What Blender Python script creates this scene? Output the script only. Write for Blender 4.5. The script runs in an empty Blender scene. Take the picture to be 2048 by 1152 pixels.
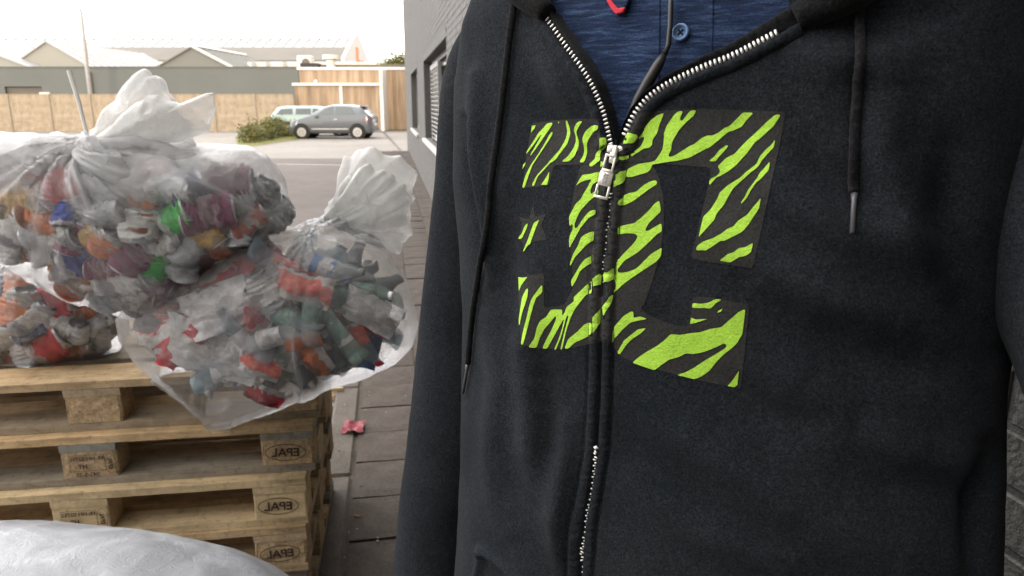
import bpy, bmesh, math, random
import numpy as np
from mathutils import Vector, Matrix, Euler
from mathutils.bvhtree import BVHTree
from mathutils.geometry import delaunay_2d_cdt

random.seed(7)
RNG = np.random.default_rng(7)
S = bpy.context.scene
COL = S.collection
R = math.radians

# ------------------------------------------------------------------ camera, world, sun, exposure
F_PX, PITCH, CAM_Z = 1490.0, R(13.98), 1.6
cam_d = bpy.data.cameras.new('camera')
cam_d.sensor_width = 36.0
cam_d.lens = F_PX / 2048 * 36
cam_d.clip_start, cam_d.clip_end = 0.02, 3000
cam_d.dof.use_dof = True
cam_d.dof.focus_distance = 0.75
cam_d.dof.aperture_fstop = 13
cam = bpy.data.objects.new('camera', cam_d)
COL.objects.link(cam)
cam.location = (0, 0, CAM_Z)
cam.rotation_euler = (math.pi / 2 - PITCH, 0, 0)
S.camera = cam

SUN_EL, SUN_AZ = 16.0, 8.0          # degrees; low sun behind the camera and a little to its right
world = bpy.data.worlds.new('World')
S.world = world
world.use_nodes = True
wn = world.node_tree
wn.nodes.clear()
wo = wn.nodes.new('ShaderNodeOutputWorld')
bg = wn.nodes.new('ShaderNodeBackground')
sky = wn.nodes.new('ShaderNodeTexSky')
sky.sky_type = 'NISHITA'
sky.sun_disc = False
sky.sun_elevation = R(SUN_EL)
sky.sun_rotation = R(180 - SUN_AZ)
sky.air_density = 1.0
sky.dust_density = 6.0
sky.ozone_density = 1.0
bg.inputs['Strength'].default_value = 0.15
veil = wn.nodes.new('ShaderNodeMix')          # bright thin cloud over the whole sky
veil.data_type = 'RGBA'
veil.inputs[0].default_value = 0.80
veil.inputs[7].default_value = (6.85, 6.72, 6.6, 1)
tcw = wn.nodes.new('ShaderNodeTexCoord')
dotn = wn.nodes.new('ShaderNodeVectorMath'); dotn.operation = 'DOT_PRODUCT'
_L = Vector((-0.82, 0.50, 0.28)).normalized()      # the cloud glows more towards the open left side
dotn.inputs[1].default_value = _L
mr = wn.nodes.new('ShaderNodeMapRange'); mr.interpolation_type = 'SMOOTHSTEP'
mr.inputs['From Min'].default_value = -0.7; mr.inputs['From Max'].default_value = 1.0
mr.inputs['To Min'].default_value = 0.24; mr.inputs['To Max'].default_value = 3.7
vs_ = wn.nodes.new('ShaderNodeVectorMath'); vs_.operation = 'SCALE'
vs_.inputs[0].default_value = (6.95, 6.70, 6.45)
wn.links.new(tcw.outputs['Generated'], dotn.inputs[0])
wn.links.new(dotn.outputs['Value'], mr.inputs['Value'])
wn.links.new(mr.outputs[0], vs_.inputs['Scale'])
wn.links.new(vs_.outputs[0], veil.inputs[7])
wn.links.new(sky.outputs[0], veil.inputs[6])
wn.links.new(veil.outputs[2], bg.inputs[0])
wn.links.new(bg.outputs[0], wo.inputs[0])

sun_d = bpy.data.lights.new('sun', 'SUN')
sun_d.energy = 1.4
sun_d.angle = R(10)
sun_d.color = (1.0, 0.80, 0.58)
sun = bpy.data.objects.new('sun', sun_d)
COL.objects.link(sun)
sd = Vector((math.sin(R(SUN_AZ)) * math.cos(R(SUN_EL)), -math.cos(R(SUN_AZ)) * math.cos(R(SUN_EL)), math.sin(R(SUN_EL))))
sun.rotation_euler = sd.to_track_quat('Z', 'Y').to_euler()

S.view_settings.view_transform = 'Standard'
S.view_settings.look = 'None'
S.view_settings.gamma = 1
S.view_settings.use_curve_mapping = False
S.view_settings.exposure = 0.78
S.cycles.max_bounces = 8
S.cycles.transparent_max_bounces = 24
S.cycles.caustics_reflective = False
S.cycles.caustics_refractive = False

CP, SP = math.cos(PITCH), math.sin(PITCH)


def ray(px, py):
    u, v = (px - 1024) / F_PX, (576 - py) / F_PX
    return Vector((u, CP + v * SP, -SP + v * CP))


def at(px, py, Y):
    d = ray(px, py)
    return Vector((0, 0, CAM_Z)) + d * (Y / d.y)


def gp(px, py, z=0.0):
    d = ray(px, py)
    return Vector((0, 0, CAM_Z)) + d * ((z - CAM_Z) / d.z)


def atv(px, py, Y):                      # numpy version of at()
    u, v = (px - 1024) / F_PX, (576 - py) / F_PX
    dy = CP + v * SP
    t = Y / dy
    return np.stack([u * t, dy * t, CAM_Z + (-SP + v * CP) * t], -1)


def proj(P):                             # world points to pixels of the 2048 wide photograph
    X, Y, Z = P[..., 0], P[..., 1], P[..., 2] - CAM_Z
    zc = Y * CP - Z * SP
    return 1024 + F_PX * X / zc, 576 - F_PX * (Y * SP + Z * CP) / zc


# ------------------------------------------------------------------ noise
_H = np.random.default_rng(3).random((64, 64, 64))


def vnoise(P):
    P = np.asarray(P, float)
    i = np.floor(P).astype(int)
    f = P - i
    f = f * f * (3 - 2 * f)
    o = 0
    for dx in (0, 1):
        for dy in (0, 1):
            for dz in (0, 1):
                w = (f[..., 0] if dx else 1 - f[..., 0]) * (f[..., 1] if dy else 1 - f[..., 1]) * (f[..., 2] if dz else 1 - f[..., 2])
                o = o + w * _H[(i[..., 0] + dx) % 64, (i[..., 1] + dy) % 64, (i[..., 2] + dz) % 64]
    return o * 2 - 1


def fbm(P, oct=4, ridged=False):
    o, a, s = 0, 1.0, 0
    for k in range(oct):
        n = vnoise(np.asarray(P) * (2 ** k) + 17.3 * k)
        if ridged:
            n = 1 - 2 * np.abs(n)
        o = o + a * n
        s += a
        a *= 0.5
    return o / s


# ------------------------------------------------------------------ objects
def tag(o, label=None, cat=None, group=None, kind=None):
    if label: o['label'] = label
    if cat: o['category'] = cat
    if group: o['group'] = group
    if kind: o['kind'] = kind
    return o


def empty(name, loc=(0, 0, 0), rz=0.0, label=None, cat=None, group=None, rot=None):
    o = bpy.data.objects.new(name, None)
    o.empty_display_size = 0.1
    COL.objects.link(o)
    o.location = loc
    o.rotation_euler = rot if rot else (0, 0, rz)
    return tag(o, label, cat, group)


def new_mesh(name, V, Fs, mats, smooth=False, mi=None):
    me = bpy.data.meshes.new(name)
    V = [tuple(map(float, v)) for v in V]
    me.from_pydata(V, [], [tuple(map(int, f)) for f in Fs])
    for m in (mats if isinstance(mats, (list, tuple)) else [mats]):
        me.materials.append(m)
    if smooth:
        me.polygons.foreach_set('use_smooth', [True] * len(me.polygons))
    if mi is not None:
        me.polygons.foreach_set('material_index', list(mi))
    me.update()
    return me


def obj(name, me, parent=None, loc=None, rot=None, scale=None):
    o = bpy.data.objects.new(name, me)
    COL.objects.link(o)
    if parent: o.parent = parent
    if loc is not None: o.location = loc
    if rot is not None: o.rotation_euler = rot
    if scale is not None: o.scale = scale
    return o


class MB:
    """collects boxes, tubes and sheets of one part"""
    def __init__(s):
        s.V, s.F, s.M = [], [], []

    def add(s, V, F, m=0, mat=None):
        n = len(s.V)
        if mat is not None:
            V = [mat @ Vector(v) for v in V]
        s.V += [tuple(v) for v in V]
        s.F += [tuple(i + n for i in f) for f in F]
        s.M += [m] * len(F)
        return s

    def box(s, x0, x1, y0, y1, z0, z1, m=0, mat=None):
        V = [(x0, y0, z0), (x1, y0, z0), (x1, y1, z0), (x0, y1, z0), (x0, y0, z1), (x1, y0, z1), (x1, y1, z1), (x0, y1, z1)]
        F = [(0, 3, 2, 1), (4, 5, 6, 7), (0, 1, 5, 4), (1, 2, 6, 5), (2, 3, 7, 6), (3, 0, 4, 7)]
        return s.add(V, F, m, mat)

    def cbox(s, x0, x1, y0, y1, z0, z1, c=0.004, m=0, mat=None):
        bm = bmesh.new()
        bmesh.ops.create_cube(bm, size=1)
        for v in bm.verts:
            v.co = Vector((x0 if v.co.x < 0 else x1, y0 if v.co.y < 0 else y1, z0 if v.co.z < 0 else z1))
        bmesh.ops.bevel(bm, geom=bm.edges[:], offset=c, segments=1, affect='EDGES', profile=0.5)
        bm.verts.index_update()
        V = [v.co.copy() for v in bm.verts]
        F = [tuple(v.index for v in f.verts) for f in bm.faces]
        bm.free()
        return s.add(V, F, m, mat)

    def tube(s, pts, rad, n=12, m=0, cap=True, flat=1.0):
        pts = [Vector(p) for p in pts]
        if not hasattr(rad, '__len__'): rad = [rad] * len(pts)
        V, F = [], []
        up = None
        for i, p in enumerate(pts):
            t = (pts[min(i + 1, len(pts) - 1)] - pts[max(i - 1, 0)]).normalized()
            if up is None:
                up = Vector((0, 0, 1)) if abs(t.z) < 0.9 else Vector((0, 1, 0))
            a = t.cross(up).normalized()
            b = a.cross(t).normalized()
            up = b
            for k in range(n):
                an = 2 * math.pi * k / n
                V.append(p + a * math.cos(an) * rad[i] + b * math.sin(an) * rad[i] * flat)
        for i in range(len(pts) - 1):
            for k in range(n):
                k2 = (k + 1) % n
                F.append((i * n + k, i * n + k2, (i + 1) * n + k2, (i + 1) * n + k))
        if cap:
            F.append(tuple(range(n))[::-1])
            F.append(tuple((len(pts) - 1) * n + k for k in range(n)))
        return s.add(V, F, m)

    def mesh(s, name, mats, smooth=False):
        return new_mesh(name, s.V, s.F, mats, smooth, s.M)

    def build(s, name, mats, parent=None, smooth=False, loc=None, rot=None):
        return obj(name, s.mesh(name, mats, smooth), parent, loc, rot)


# ------------------------------------------------------------------ materials
MATS = {}


def nodes(name):
    m = bpy.data.materials.new(name)
    m.use_nodes = True
    t = m.node_tree
    b = t.nodes['Principled BSDF']
    MATS[name] = m
    return m, t, b


def N(t, kind, **kw):
    n = t.nodes.new(kind)
    for k, v in kw.items():
        if k.startswith('_'):
            setattr(n, k[1:], v)
        else:
            n.inputs[k.replace('__', ' ')].default_value = v
    return n


def coords(t, scale=(1, 1, 1), which='Object', rot=(0, 0, 0)):
    c = N(t, 'ShaderNodeTexCoord')
    m = N(t, 'ShaderNodeMapping')
    m.inputs['Scale'].default_value = scale
    m.inputs['Rotation'].default_value = rot
    t.links.new(c.outputs[which], m.inputs['Vector'])
    return m.outputs['Vector']


def noise(t, vec, scale, detail=4, rough=0.55, dist=0.0):
    n = N(t, 'ShaderNodeTexNoise', Scale=scale, Detail=detail, Roughness=rough, Distortion=dist)
    t.links.new(vec, n.inputs['Vector'])
    return n.outputs['Fac']


def ramp(t, fac, stops):
    r = N(t, 'ShaderNodeValToRGB')
    e = r.color_ramp.elements
    while len(e) < len(stops): e.new(0.5)
    for x, (p, c) in zip(e, stops):
        x.position = p
        x.color = (*c, 1) if hasattr(c, '__len__') else (c, c, c, 1)
    t.links.new(fac, r.inputs['Fac'])
    return r.outputs['Color']


def mix(t, fac, a, b, mode='MIX'):
    m = N(t, 'ShaderNodeMix', _data_type='RGBA', _blend_type=mode)
    for sock, v in ((m.inputs[0], fac), (m.inputs[6], a), (m.inputs[7], b)):
        if hasattr(v, 'links') or hasattr(v, 'is_linked'):
            t.links.new(v, sock)
        elif hasattr(v, '__len__'):
            sock.default_value = (*v, 1)
        else:
            sock.default_value = v
    return m.outputs[2]


def math_n(t, op, a, b=0.0):
    m = N(t, 'ShaderNodeMath', _operation=op)
    for sock, v in ((m.inputs[0], a), (m.inputs[1], b)):
        if hasattr(v, 'is_linked'): t.links.new(v, sock)
        else: sock.default_value = v
    return m.outputs[0]


def bump(t, b, h, dist, strength=1.0, prev=None):
    n = N(t, 'ShaderNodeBump', Strength=strength, Distance=dist)
    t.links.new(h, n.inputs['Height'])
    if prev: t.links.new(prev, n.inputs['Normal'])
    if b: t.links.new(n.outputs[0], b.inputs['Normal'])
    return n.outputs[0]


def mat_plain(name, c, rough=0.6, metal=0.0, var=0.12, scale=8, bumpd=0.0, bscale=60, coat=0.0, alpha=None, spec=0.5):
    m, t, b = nodes(name)
    v = coords(t)
    f = noise(t, v, scale)
    lo = tuple(x * (1 - var) for x in c)
    hi = tuple(min(1, x * (1 + var)) for x in c)
    t.links.new(ramp(t, f, [(0.3, lo), (0.7, hi)]), b.inputs['Base Color'])
    b.inputs['Roughness'].default_value = rough
    b.inputs['Metallic'].default_value = metal
    b.inputs['Coat Weight'].default_value = coat
    b.inputs['Specular IOR Level'].default_value = spec
    if bumpd:
        bump(t, b, noise(t, v, bscale), bumpd)
    return m


def mat_fleece(name, c1, c2, fine=900, rough=0.95, sheen=0.35):
    m, t, b = nodes(name)
    v = coords(t)
    f1 = noise(t, v, 9, 4)
    f2 = noise(t, v, fine, 3, 0.7)
    f3 = noise(t, v, 160, 4, 0.7)
    col = ramp(t, f1, [(0.3, c1), (0.7, c2)])
    col = mix(t, 0.9, col, ramp(t, f2, [(0.3, 0.45), (0.5, 1.0), (0.72, 1.9)]), 'MULTIPLY')
    col = mix(t, 0.5, col, ramp(t, f3, [(0.35, 0.7), (0.65, 1.3)]), 'MULTIPLY')
    t.links.new(col, b.inputs['Base Color'])
    b.inputs['Roughness'].default_value = rough
    b.inputs['Specular IOR Level'].default_value = 0.02
    b.inputs['Sheen Weight'].default_value = sheen
    b.inputs['Sheen Roughness'].default_value = 0.5
    n1 = bump(t, None, f2, 0.0009, 1.0)
    bump(t, b, f3, 0.0005, 0.6, n1)
    return m


def mat_wood(name, c1, c2, grey=0.25, rot=(0, 0, 0), chip=False):
    m, t, b = nodes(name)
    oi = N(t, 'ShaderNodeObjectInfo')
    c = N(t, 'ShaderNodeTexCoord')
    off = N(t, 'ShaderNodeVectorMath', _operation='ADD')
    sc = N(t, 'ShaderNodeVectorMath', _operation='SCALE')
    cmb = N(t, 'ShaderNodeCombineXYZ')
    for k in range(3): t.links.new(oi.outputs['Random'], cmb.inputs[k])
    t.links.new(cmb.outputs[0], sc.inputs[0])
    sc.inputs['Scale'].default_value = 13.0
    t.links.new(c.outputs['Object'], off.inputs[0])
    t.links.new(sc.outputs[0], off.inputs[1])
    mp = N(t, 'ShaderNodeMapping')
    mp.inputs['Rotation'].default_value = rot
    mp.inputs['Scale'].default_value = (1, 1, 1) if chip else (0.09, 1, 1)
    t.links.new(off.outputs[0], mp.inputs['Vector'])
    v = mp.outputs['Vector']
    if chip:
        vo = N(t, 'ShaderNodeTexVoronoi', Scale=140)
        t.links.new(v, vo.inputs['Vector'])
        g = noise(t, v, 120, 5, 0.7)
        col = ramp(t, g, [(0.3, c1), (0.7, c2)])
        col = mix(t, 0.35, col, ramp(t, vo.outputs['Color'], [(0.2, 0.6), (0.8, 1.3)]), 'MULTIPLY')
        h = g
        hd = 0.006
    else:
        g = noise(t, v, 60, 6, 0.6, 0.8)
        g2 = noise(t, v, 14, 4, 0.6, 0.4)
        col = ramp(t, g, [(0.3, c1), (0.7, c2)])
        col = mix(t, 0.6, col, ramp(t, g2, [(0.3, 0.75), (0.7, 1.2)]), 'MULTIPLY')
        h = g
        hd = 0.003
    big = noise(t, v, 4 if chip else 3, 3)
    gf = math_n(t, 'MULTIPLY', ramp(t, big, [(0.42, 0.0), (0.66, 1.0)]), grey)
    gf2 = math_n(t, 'ADD', gf, math_n(t, 'MULTIPLY', ramp(t, oi.outputs['Random'], [(0.55, 0.0), (0.75, 1.0)]), grey * 0.9))
    col = mix(t, gf2, col, (0.26, 0.245, 0.21))
    sp = noise(t, c.outputs['Object'], 45, 5, 0.7)
    col = mix(t, 0.8, col, ramp(t, sp, [(0.28, 0.35), (0.46, 1.0)]), 'MULTIPLY')
    sp2 = noise(t, c.outputs['Object'], 9, 5, 0.65)
    col = mix(t, 0.7, col, ramp(t, sp2, [(0.32, 0.5), (0.5, 1.0), (0.7, 1.12)]), 'MULTIPLY')
    t.links.new(col, b.inputs['Base Color'])
    b.inputs['Roughness'].default_value = 0.85
    b.inputs['Specular IOR Level'].default_value = 0.2
    bump(t, b, h, hd, 0.7)
    return m


def mat_film(name, base=0.15, edge=0.5, dens=0.6, tint=(0.94, 0.945, 0.95), rough=0.22, wr=0.35, gloss=0.5, bd=0.02, tone=1.0):
    """thin wrinkled polythene: clear where single and flat, milky where it is folded over itself (attribute dens)"""
    m, t, b = nodes(name)
    t.nodes.remove(b)
    out = t.nodes['Material Output']
    v = coords(t)
    w1 = N(t, 'ShaderNodeTexNoise', Scale=7, Detail=5, Roughness=0.6, Distortion=1.4)
    w1.noise_type = 'RIDGED_MULTIFRACTAL'
    t.links.new(v, w1.inputs['Vector'])
    w2 = noise(t, v, 48, 6, 0.7, 1.4)
    w3 = noise(t, v, 9, 3, 0.5, 0.5)
    h = math_n(t, 'ADD', math_n(t, 'MULTIPLY', w1.outputs['Fac'], 0.6), math_n(t, 'MULTIPLY', w2, 0.35))
    nb = N(t, 'ShaderNodeBump', Strength=0.9, Distance=bd)
    t.links.new(h, nb.inputs['Height'])
    lw = N(t, 'ShaderNodeLayerWeight', Blend=0.35)
    t.links.new(nb.outputs[0], lw.inputs['Normal'])
    at_ = N(t, 'ShaderNodeAttribute', _attribute_name='dens')
    f = math_n(t, 'MULTIPLY', lw.outputs['Facing'], edge)
    f = math_n(t, 'ADD', f, base)
    f = math_n(t, 'ADD', f, math_n(t, 'MULTIPLY', at_.outputs['Fac'], dens))
    f = math_n(t, 'ADD', f, math_n(t, 'MULTIPLY', ramp(t, w1.outputs['Fac'], [(0.35, 0.0), (0.95, 1.0)]), wr))
    f = math_n(t, 'MULTIPLY', f, ramp(t, w3, [(0.3, 0.7), (0.7, 1.15)]))
    f = math_n(t, 'MINIMUM', f, 0.97)
    patch_ = ramp(t, noise(t, v, 6, 3, .55, .6), [(.38, tuple(x * tone for x in tint)), (.60, tint)])
    tr = N(t, 'ShaderNodeBsdfTransparent')
    tr.inputs[0].default_value = (0.97, 0.97, 0.97, 1)
    df = N(t, 'ShaderNodeBsdfDiffuse')
    tl = N(t, 'ShaderNodeBsdfTranslucent')
    for n in (df, tl):
        t.links.new(patch_, n.inputs[0])
        t.links.new(nb.outputs[0], n.inputs['Normal'])
    gl = N(t, 'ShaderNodeBsdfGlossy', Roughness=rough)
    gl.inputs[0].default_value = (0.95, 0.95, 0.97, 1)
    t.links.new(nb.outputs[0], gl.inputs['Normal'])
    m1 = N(t, 'ShaderNodeMixShader', Fac=0.5)
    t.links.new(df.outputs[0], m1.inputs[1]); t.links.new(tl.outputs[0], m1.inputs[2])
    m2 = N(t, 'ShaderNodeMixShader')
    t.links.new(f, m2.inputs[0]); t.links.new(tr.outputs[0], m2.inputs[1]); t.links.new(m1.outputs[0], m2.inputs[2])
    fr = N(t, 'ShaderNodeFresnel', IOR=1.5)
    t.links.new(nb.outputs[0], fr.inputs['Normal'])
    m3 = N(t, 'ShaderNodeMixShader')
    t.links.new(math_n(t, 'MULTIPLY', fr.outputs[0], gloss * 1.6), m3.inputs[0])
    t.links.new(m2.outputs[0], m3.inputs[1]); t.links.new(gl.outputs[0], m3.inputs[2])
    t.links.new(m3.outputs[0], out.inputs['Surface'])
    return m


def mat_ground(name, c1, c2, s1=1.2, s2=90, spots=0.5, bd=0.004, rough=0.9):
    m, t, b = nodes(name)
    v = coords(t)
    f = noise(t, v, s1, 6, 0.65)
    g = noise(t, v, s2, 4, 0.75)
    k = noise(t, v, s1 * 9, 5, 0.7)
    col = ramp(t, f, [(0.3, c1), (0.7, c2)])
    col = mix(t, 0.8, col, ramp(t, g, [(0.25, 0.6), (0.75, 1.4)]), 'MULTIPLY')
    col = mix(t, spots, col, ramp(t, k, [(0.28, 0.5), (0.45, 1.0), (0.75, 1.25)]), 'MULTIPLY')
    t.links.new(col, b.inputs['Base Color'])
    b.inputs['Roughness'].default_value = rough
    b.inputs['Specular IOR Level'].default_value = 0.25
    bump(t, b, g, bd, 0.8)
    return m


def mat_label(name, c, c2, style=0):
    """printed aluminium of a crushed drinks can"""
    m, t, b = nodes(name)
    v = coords(t)
    n0 = noise(t, v, 18, 2, 0.45, 0.5)
    n2 = noise(t, v, 60, 3, 0.6, 0.6)
    sz = N(t, 'ShaderNodeSeparateXYZ'); t.links.new(v, sz.inputs[0])
    n1 = math_n(t, 'ADD', math_n(t, 'MULTIPLY', sz.outputs[2], 7.5), math_n(t, 'MULTIPLY', n0, 0.75))
    c = tuple(min(.9, x * 1.3) for x in c); w_ = tuple(x * .95 for x in c2); d_ = tuple(x * .35 for x in c)
    st = {0: [(.0, w_), (.18, w_), (.20, c), (.62, c), (.64, w_), (.72, w_), (.74, d_)],
          1: [(.0, c), (.30, c), (.33, w_), (.48, w_), (.50, c), (.80, c), (.82, d_)],
          2: [(.0, d_), (.10, d_), (.12, c), (.48, c), (.50, w_), (.80, w_), (.82, c)]}[style % 3]
    col = ramp(t, n1, st)
    col = mix(t, 0.7, col, ramp(t, n2, [(0.3, 0.6), (0.6, 1.15)]), 'MULTIPLY')
    t.links.new(col, b.inputs['Base Color'])
    b.inputs['Metallic'].default_value = 0.15
    b.inputs['Roughness'].default_value = 0.32
    bump(t, b, n2, 0.006, 0.8)
    return m


M_FLEECE = mat_fleece('black_fleece', (0.0128, 0.0152, 0.0182), (0.0200, 0.0225, 0.0262), fine=520, sheen=.015)
M_RIB = mat_fleece('black_rib', (0.009, 0.0095, 0.0100), (0.0155, 0.0155, 0.0160), fine=420, sheen=0.04)
M_FILM = mat_plain('print_film', (0.032, 0.0322, 0.0305), 0.8, var=0.3, scale=480, bumpd=0.0008, bscale=500, spec=0.08)
M_GREEN = None
m, t, b = nodes('lime_print')
v = coords(t)
g = noise(t, v, 520, 3, 0.7)
g2 = noise(t, v, 60, 3, 0.6)
col = ramp(t, g, [(0.25, (0.33, 0.60, 0.045)), (0.75, (0.50, 0.82, 0.10))])
t.links.new(mix(t, 0.6, col, ramp(t, g2, [(0.3, 0.8), (0.7, 1.15)]), 'MULTIPLY'), b.inputs['Base Color'])
b.inputs['Roughness'].default_value = 0.6
b.inputs['Specular IOR Level'].default_value = 0.1
w_ = noise(t, v, 520, 3, 0.7)
bump(t, b, math_n(t, 'ADD', g, w_), 0.0008, 1.0)
M_GREEN = m
M_ZIP = mat_plain('zip_metal', (0.66, 0.65, 0.62), 0.30, 0.8, 0.1, 200)
M_PULL = mat_plain('pull_metal', (0.80, 0.76, 0.69), 0.38, 0.55, 0.15, 120, 0.0003, 300)
M_BLACK = mat_plain('black_rubber', (0.012, 0.012, 0.013), 0.45)
M_CORD = mat_fleece('cord_cotton', (0.009, 0.009, 0.010), (0.020, 0.0195, 0.021), fine=350, sheen=0.05)
M_AGLET = mat_plain('aglet_grey', (0.085, 0.085, 0.09), 0.3)
M_REDKNIT = mat_plain('red_knit', (0.55, 0.012, 0.035), 0.8, bumpd=0.001, bscale=600)
M_BUTTON = mat_plain('blue_button', (0.09, 0.17, 0.33), 0.35, var=0.25, scale=200)
M_SKIN = mat_plain('skin', (0.55, 0.33, 0.24), 0.5, var=0.08, bumpd=0.0004, bscale=400)
M_HAIR = mat_plain('dark_hair', (0.03, 0.02, 0.014), 0.6, bumpd=0.002, bscale=180)
M_JEANS = mat_plain('dark_trousers', (0.02, 0.025, 0.04), 0.9, bumpd=0.001, bscale=500)
M_SHOE = mat_plain('dark_shoe', (0.03, 0.03, 0.03), 0.6)

# heathered knit of the polo shirt
m, t, b = nodes('blue_slub_knit')
v = coords(t, (1, 1, 1))
vs = coords(t, (0.16, 0.16, 1.6))
sl = noise(t, vs, 210, 4, 0.7, 0.3)
fi = noise(t, v, 900, 2, 0.7)
bgn = noise(t, v, 14, 3)
col = ramp(t, sl, [(0.30, (0.0035, 0.007, 0.020)), (0.5, (0.009, 0.020, 0.055)), (0.72, (0.045, 0.078, 0.15))])
col = mix(t, 0.8, col, ramp(t, fi, [(0.3, 0.45), (0.7, 1.6)]), 'MULTIPLY')
col = mix(t, 0.6, col, ramp(t, bgn, [(0.3, 0.75), (0.7, 1.3)]), 'MULTIPLY')
t.links.new(col, b.inputs['Base Color'])
b.inputs['Roughness'].default_value = 0.9
b.inputs['Specular IOR Level'].default_value = 0.2
bump(t, b, math_n(t, 'ADD', sl, fi), 0.0009, 0.9)
M_SHIRT = m

M_WOOD = mat_wood('pallet_wood', (0.44, 0.29, 0.145), (0.66, 0.48, 0.275), 0.35)
M_WOODF = mat_wood('pallet_wood_fresh', (0.52, 0.38, 0.20), (0.68, 0.52, 0.31), 0.1)
M_WOODG = mat_wood('pallet_wood_grey', (0.22, 0.18, 0.13), (0.38, 0.325, 0.25), 0.8)
M_CHIP = mat_wood('pressed_chip', (0.38, 0.245, 0.125), (0.64, 0.475, 0.28), 0.12, chip=True)
M_BURN = mat_plain('burnt_mark', (0.045, 0.025, 0.014), 0.9)
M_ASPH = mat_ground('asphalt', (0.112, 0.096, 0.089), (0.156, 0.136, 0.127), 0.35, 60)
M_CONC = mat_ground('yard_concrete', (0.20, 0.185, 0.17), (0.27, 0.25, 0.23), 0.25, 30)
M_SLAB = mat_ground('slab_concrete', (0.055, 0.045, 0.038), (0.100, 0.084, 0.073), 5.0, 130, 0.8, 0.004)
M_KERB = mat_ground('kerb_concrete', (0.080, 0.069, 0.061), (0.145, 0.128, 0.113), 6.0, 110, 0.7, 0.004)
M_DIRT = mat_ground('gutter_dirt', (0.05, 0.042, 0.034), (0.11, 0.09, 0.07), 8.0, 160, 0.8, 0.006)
M_LINE = mat_plain('line_paint', (0.38, 0.365, 0.35), 0.8, var=0.25, scale=25)
M_GREYBRICK = mat_plain('grey_painted_brick', (0.095, 0.092, 0.088), 0.75, var=0.14, scale=12, bumpd=0.004, bscale=90)
M_GREYMORT = mat_plain('grey_painted_joint', (0.088, 0.086, 0.083), 0.85, var=0.15, scale=20, bumpd=0.003, bscale=120)
M_WHITE = mat_plain('white_paint', (0.78, 0.76, 0.73), 0.6, var=0.06)
M_DARKFRAME = mat_plain('dark_opening', (0.03, 0.032, 0.036), 0.6)
M_FRAME = mat_plain('grey_window_frame', (0.24, 0.235, 0.23), 0.6, var=.1)
M_SILL = mat_plain('sill_stone', (0.46, 0.45, 0.43), 0.8, var=.15)
M_GREYWALL = mat_plain('grey_cladding', (0.135, 0.150, 0.148), 0.7, var=0.06, scale=0.4, bumpd=0.01, bscale=3)
M_TANWALL = mat_ground('tan_concrete', (0.32, 0.265, 0.20), (0.385, 0.325, 0.25), 0.7, 3, 0.3, 0.005)
M_TANPOST = mat_ground('tan_post', (0.30, 0.26, 0.20), (0.36, 0.31, 0.25), 0.5, 3, 0.3, 0.005)
M_ROOFW = mat_plain('white_roof', (0.40, 0.405, 0.41), 0.6, var=0.05, scale=0.3)
M_ROOFG = mat_plain('grey_roof', (0.155, 0.145, 0.13), 0.8, var=0.12, scale=0.2)
M_CREAM = mat_plain('cream_gable', (0.33, 0.33, 0.305), 0.7, var=0.05, scale=0.2)
M_GREYG = mat_plain('grey_gable', (0.20, 0.205, 0.195), 0.7, var=0.05, scale=0.2)
M_ORANGE = mat_plain('orange_sign', (0.85, 0.30, 0.04), 0.6)
M_CLAD = mat_wood('wood_cladding', (0.46, 0.33, 0.21), (0.66, 0.50, 0.35), 0.3, rot=(0, math.pi / 2, 0))
m, t, b = nodes('plank_cladding')
c_ = N(t, 'ShaderNodeTexCoord')
sx_ = N(t, 'ShaderNodeSeparateXYZ'); t.links.new(c_.outputs['Object'], sx_.inputs[0])
fl_ = math_n(t, 'FLOOR', math_n(t, 'DIVIDE', sx_.outputs[0], .24))
wn_ = N(t, 'ShaderNodeTexWhiteNoise', _noise_dimensions='1D'); t.links.new(fl_, wn_.inputs['W'])
col = ramp(t, wn_.outputs['Value'], [(0.0, (.31, .225, .15)), (.5, (.38, .285, .20)), (1.0, (.45, .345, .25))])
vv = coords(t, (1, 1, .12))
col = mix(t, .9, col, ramp(t, noise(t, vv, 5, 5, .6), [(.3, .62), (.7, 1.2)]), 'MULTIPLY')
t.links.new(col, b.inputs['Base Color']); b.inputs['Roughness'].default_value = .85
M_CLAD = m
M_GLASS = mat_plain('window_glass', (0.06, 0.07, 0.08), 0.06, 0.0, 0.1, spec=0.9)
M_CARPAINT = mat_plain('grey_car_paint', (0.13, 0.145, 0.165), 0.32, 0.35, 0.04, 3, coat=0.6)
M_MINT = mat_plain('mint_car_paint', (0.27, 0.37, 0.37), 0.32, 0.1, 0.04, 3, coat=0.5)
M_CARGLASS = mat_plain('car_glass', (0.09, 0.105, 0.11), 0.08, 0.0, 0.1, spec=0.9)
M_TYRE = mat_plain('tyre', (0.02, 0.02, 0.02), 0.85)
M_RIM = mat_plain('alloy', (0.55, 0.55, 0.56), 0.4, 0.6)
M_REDLAMP = mat_plain('red_lamp', (0.55, 0.03, 0.04), 0.2, coat=0.5)
M_CLEARLAMP = mat_plain('clear_lamp', (0.7, 0.7, 0.68), 0.15, coat=0.5)
M_STEEL = mat_plain('grey_steel', (0.42, 0.42, 0.43), 0.6, 0.1)
M_TIE = mat_plain('white_nylon', (0.82, 0.80, 0.74), 0.4)

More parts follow.
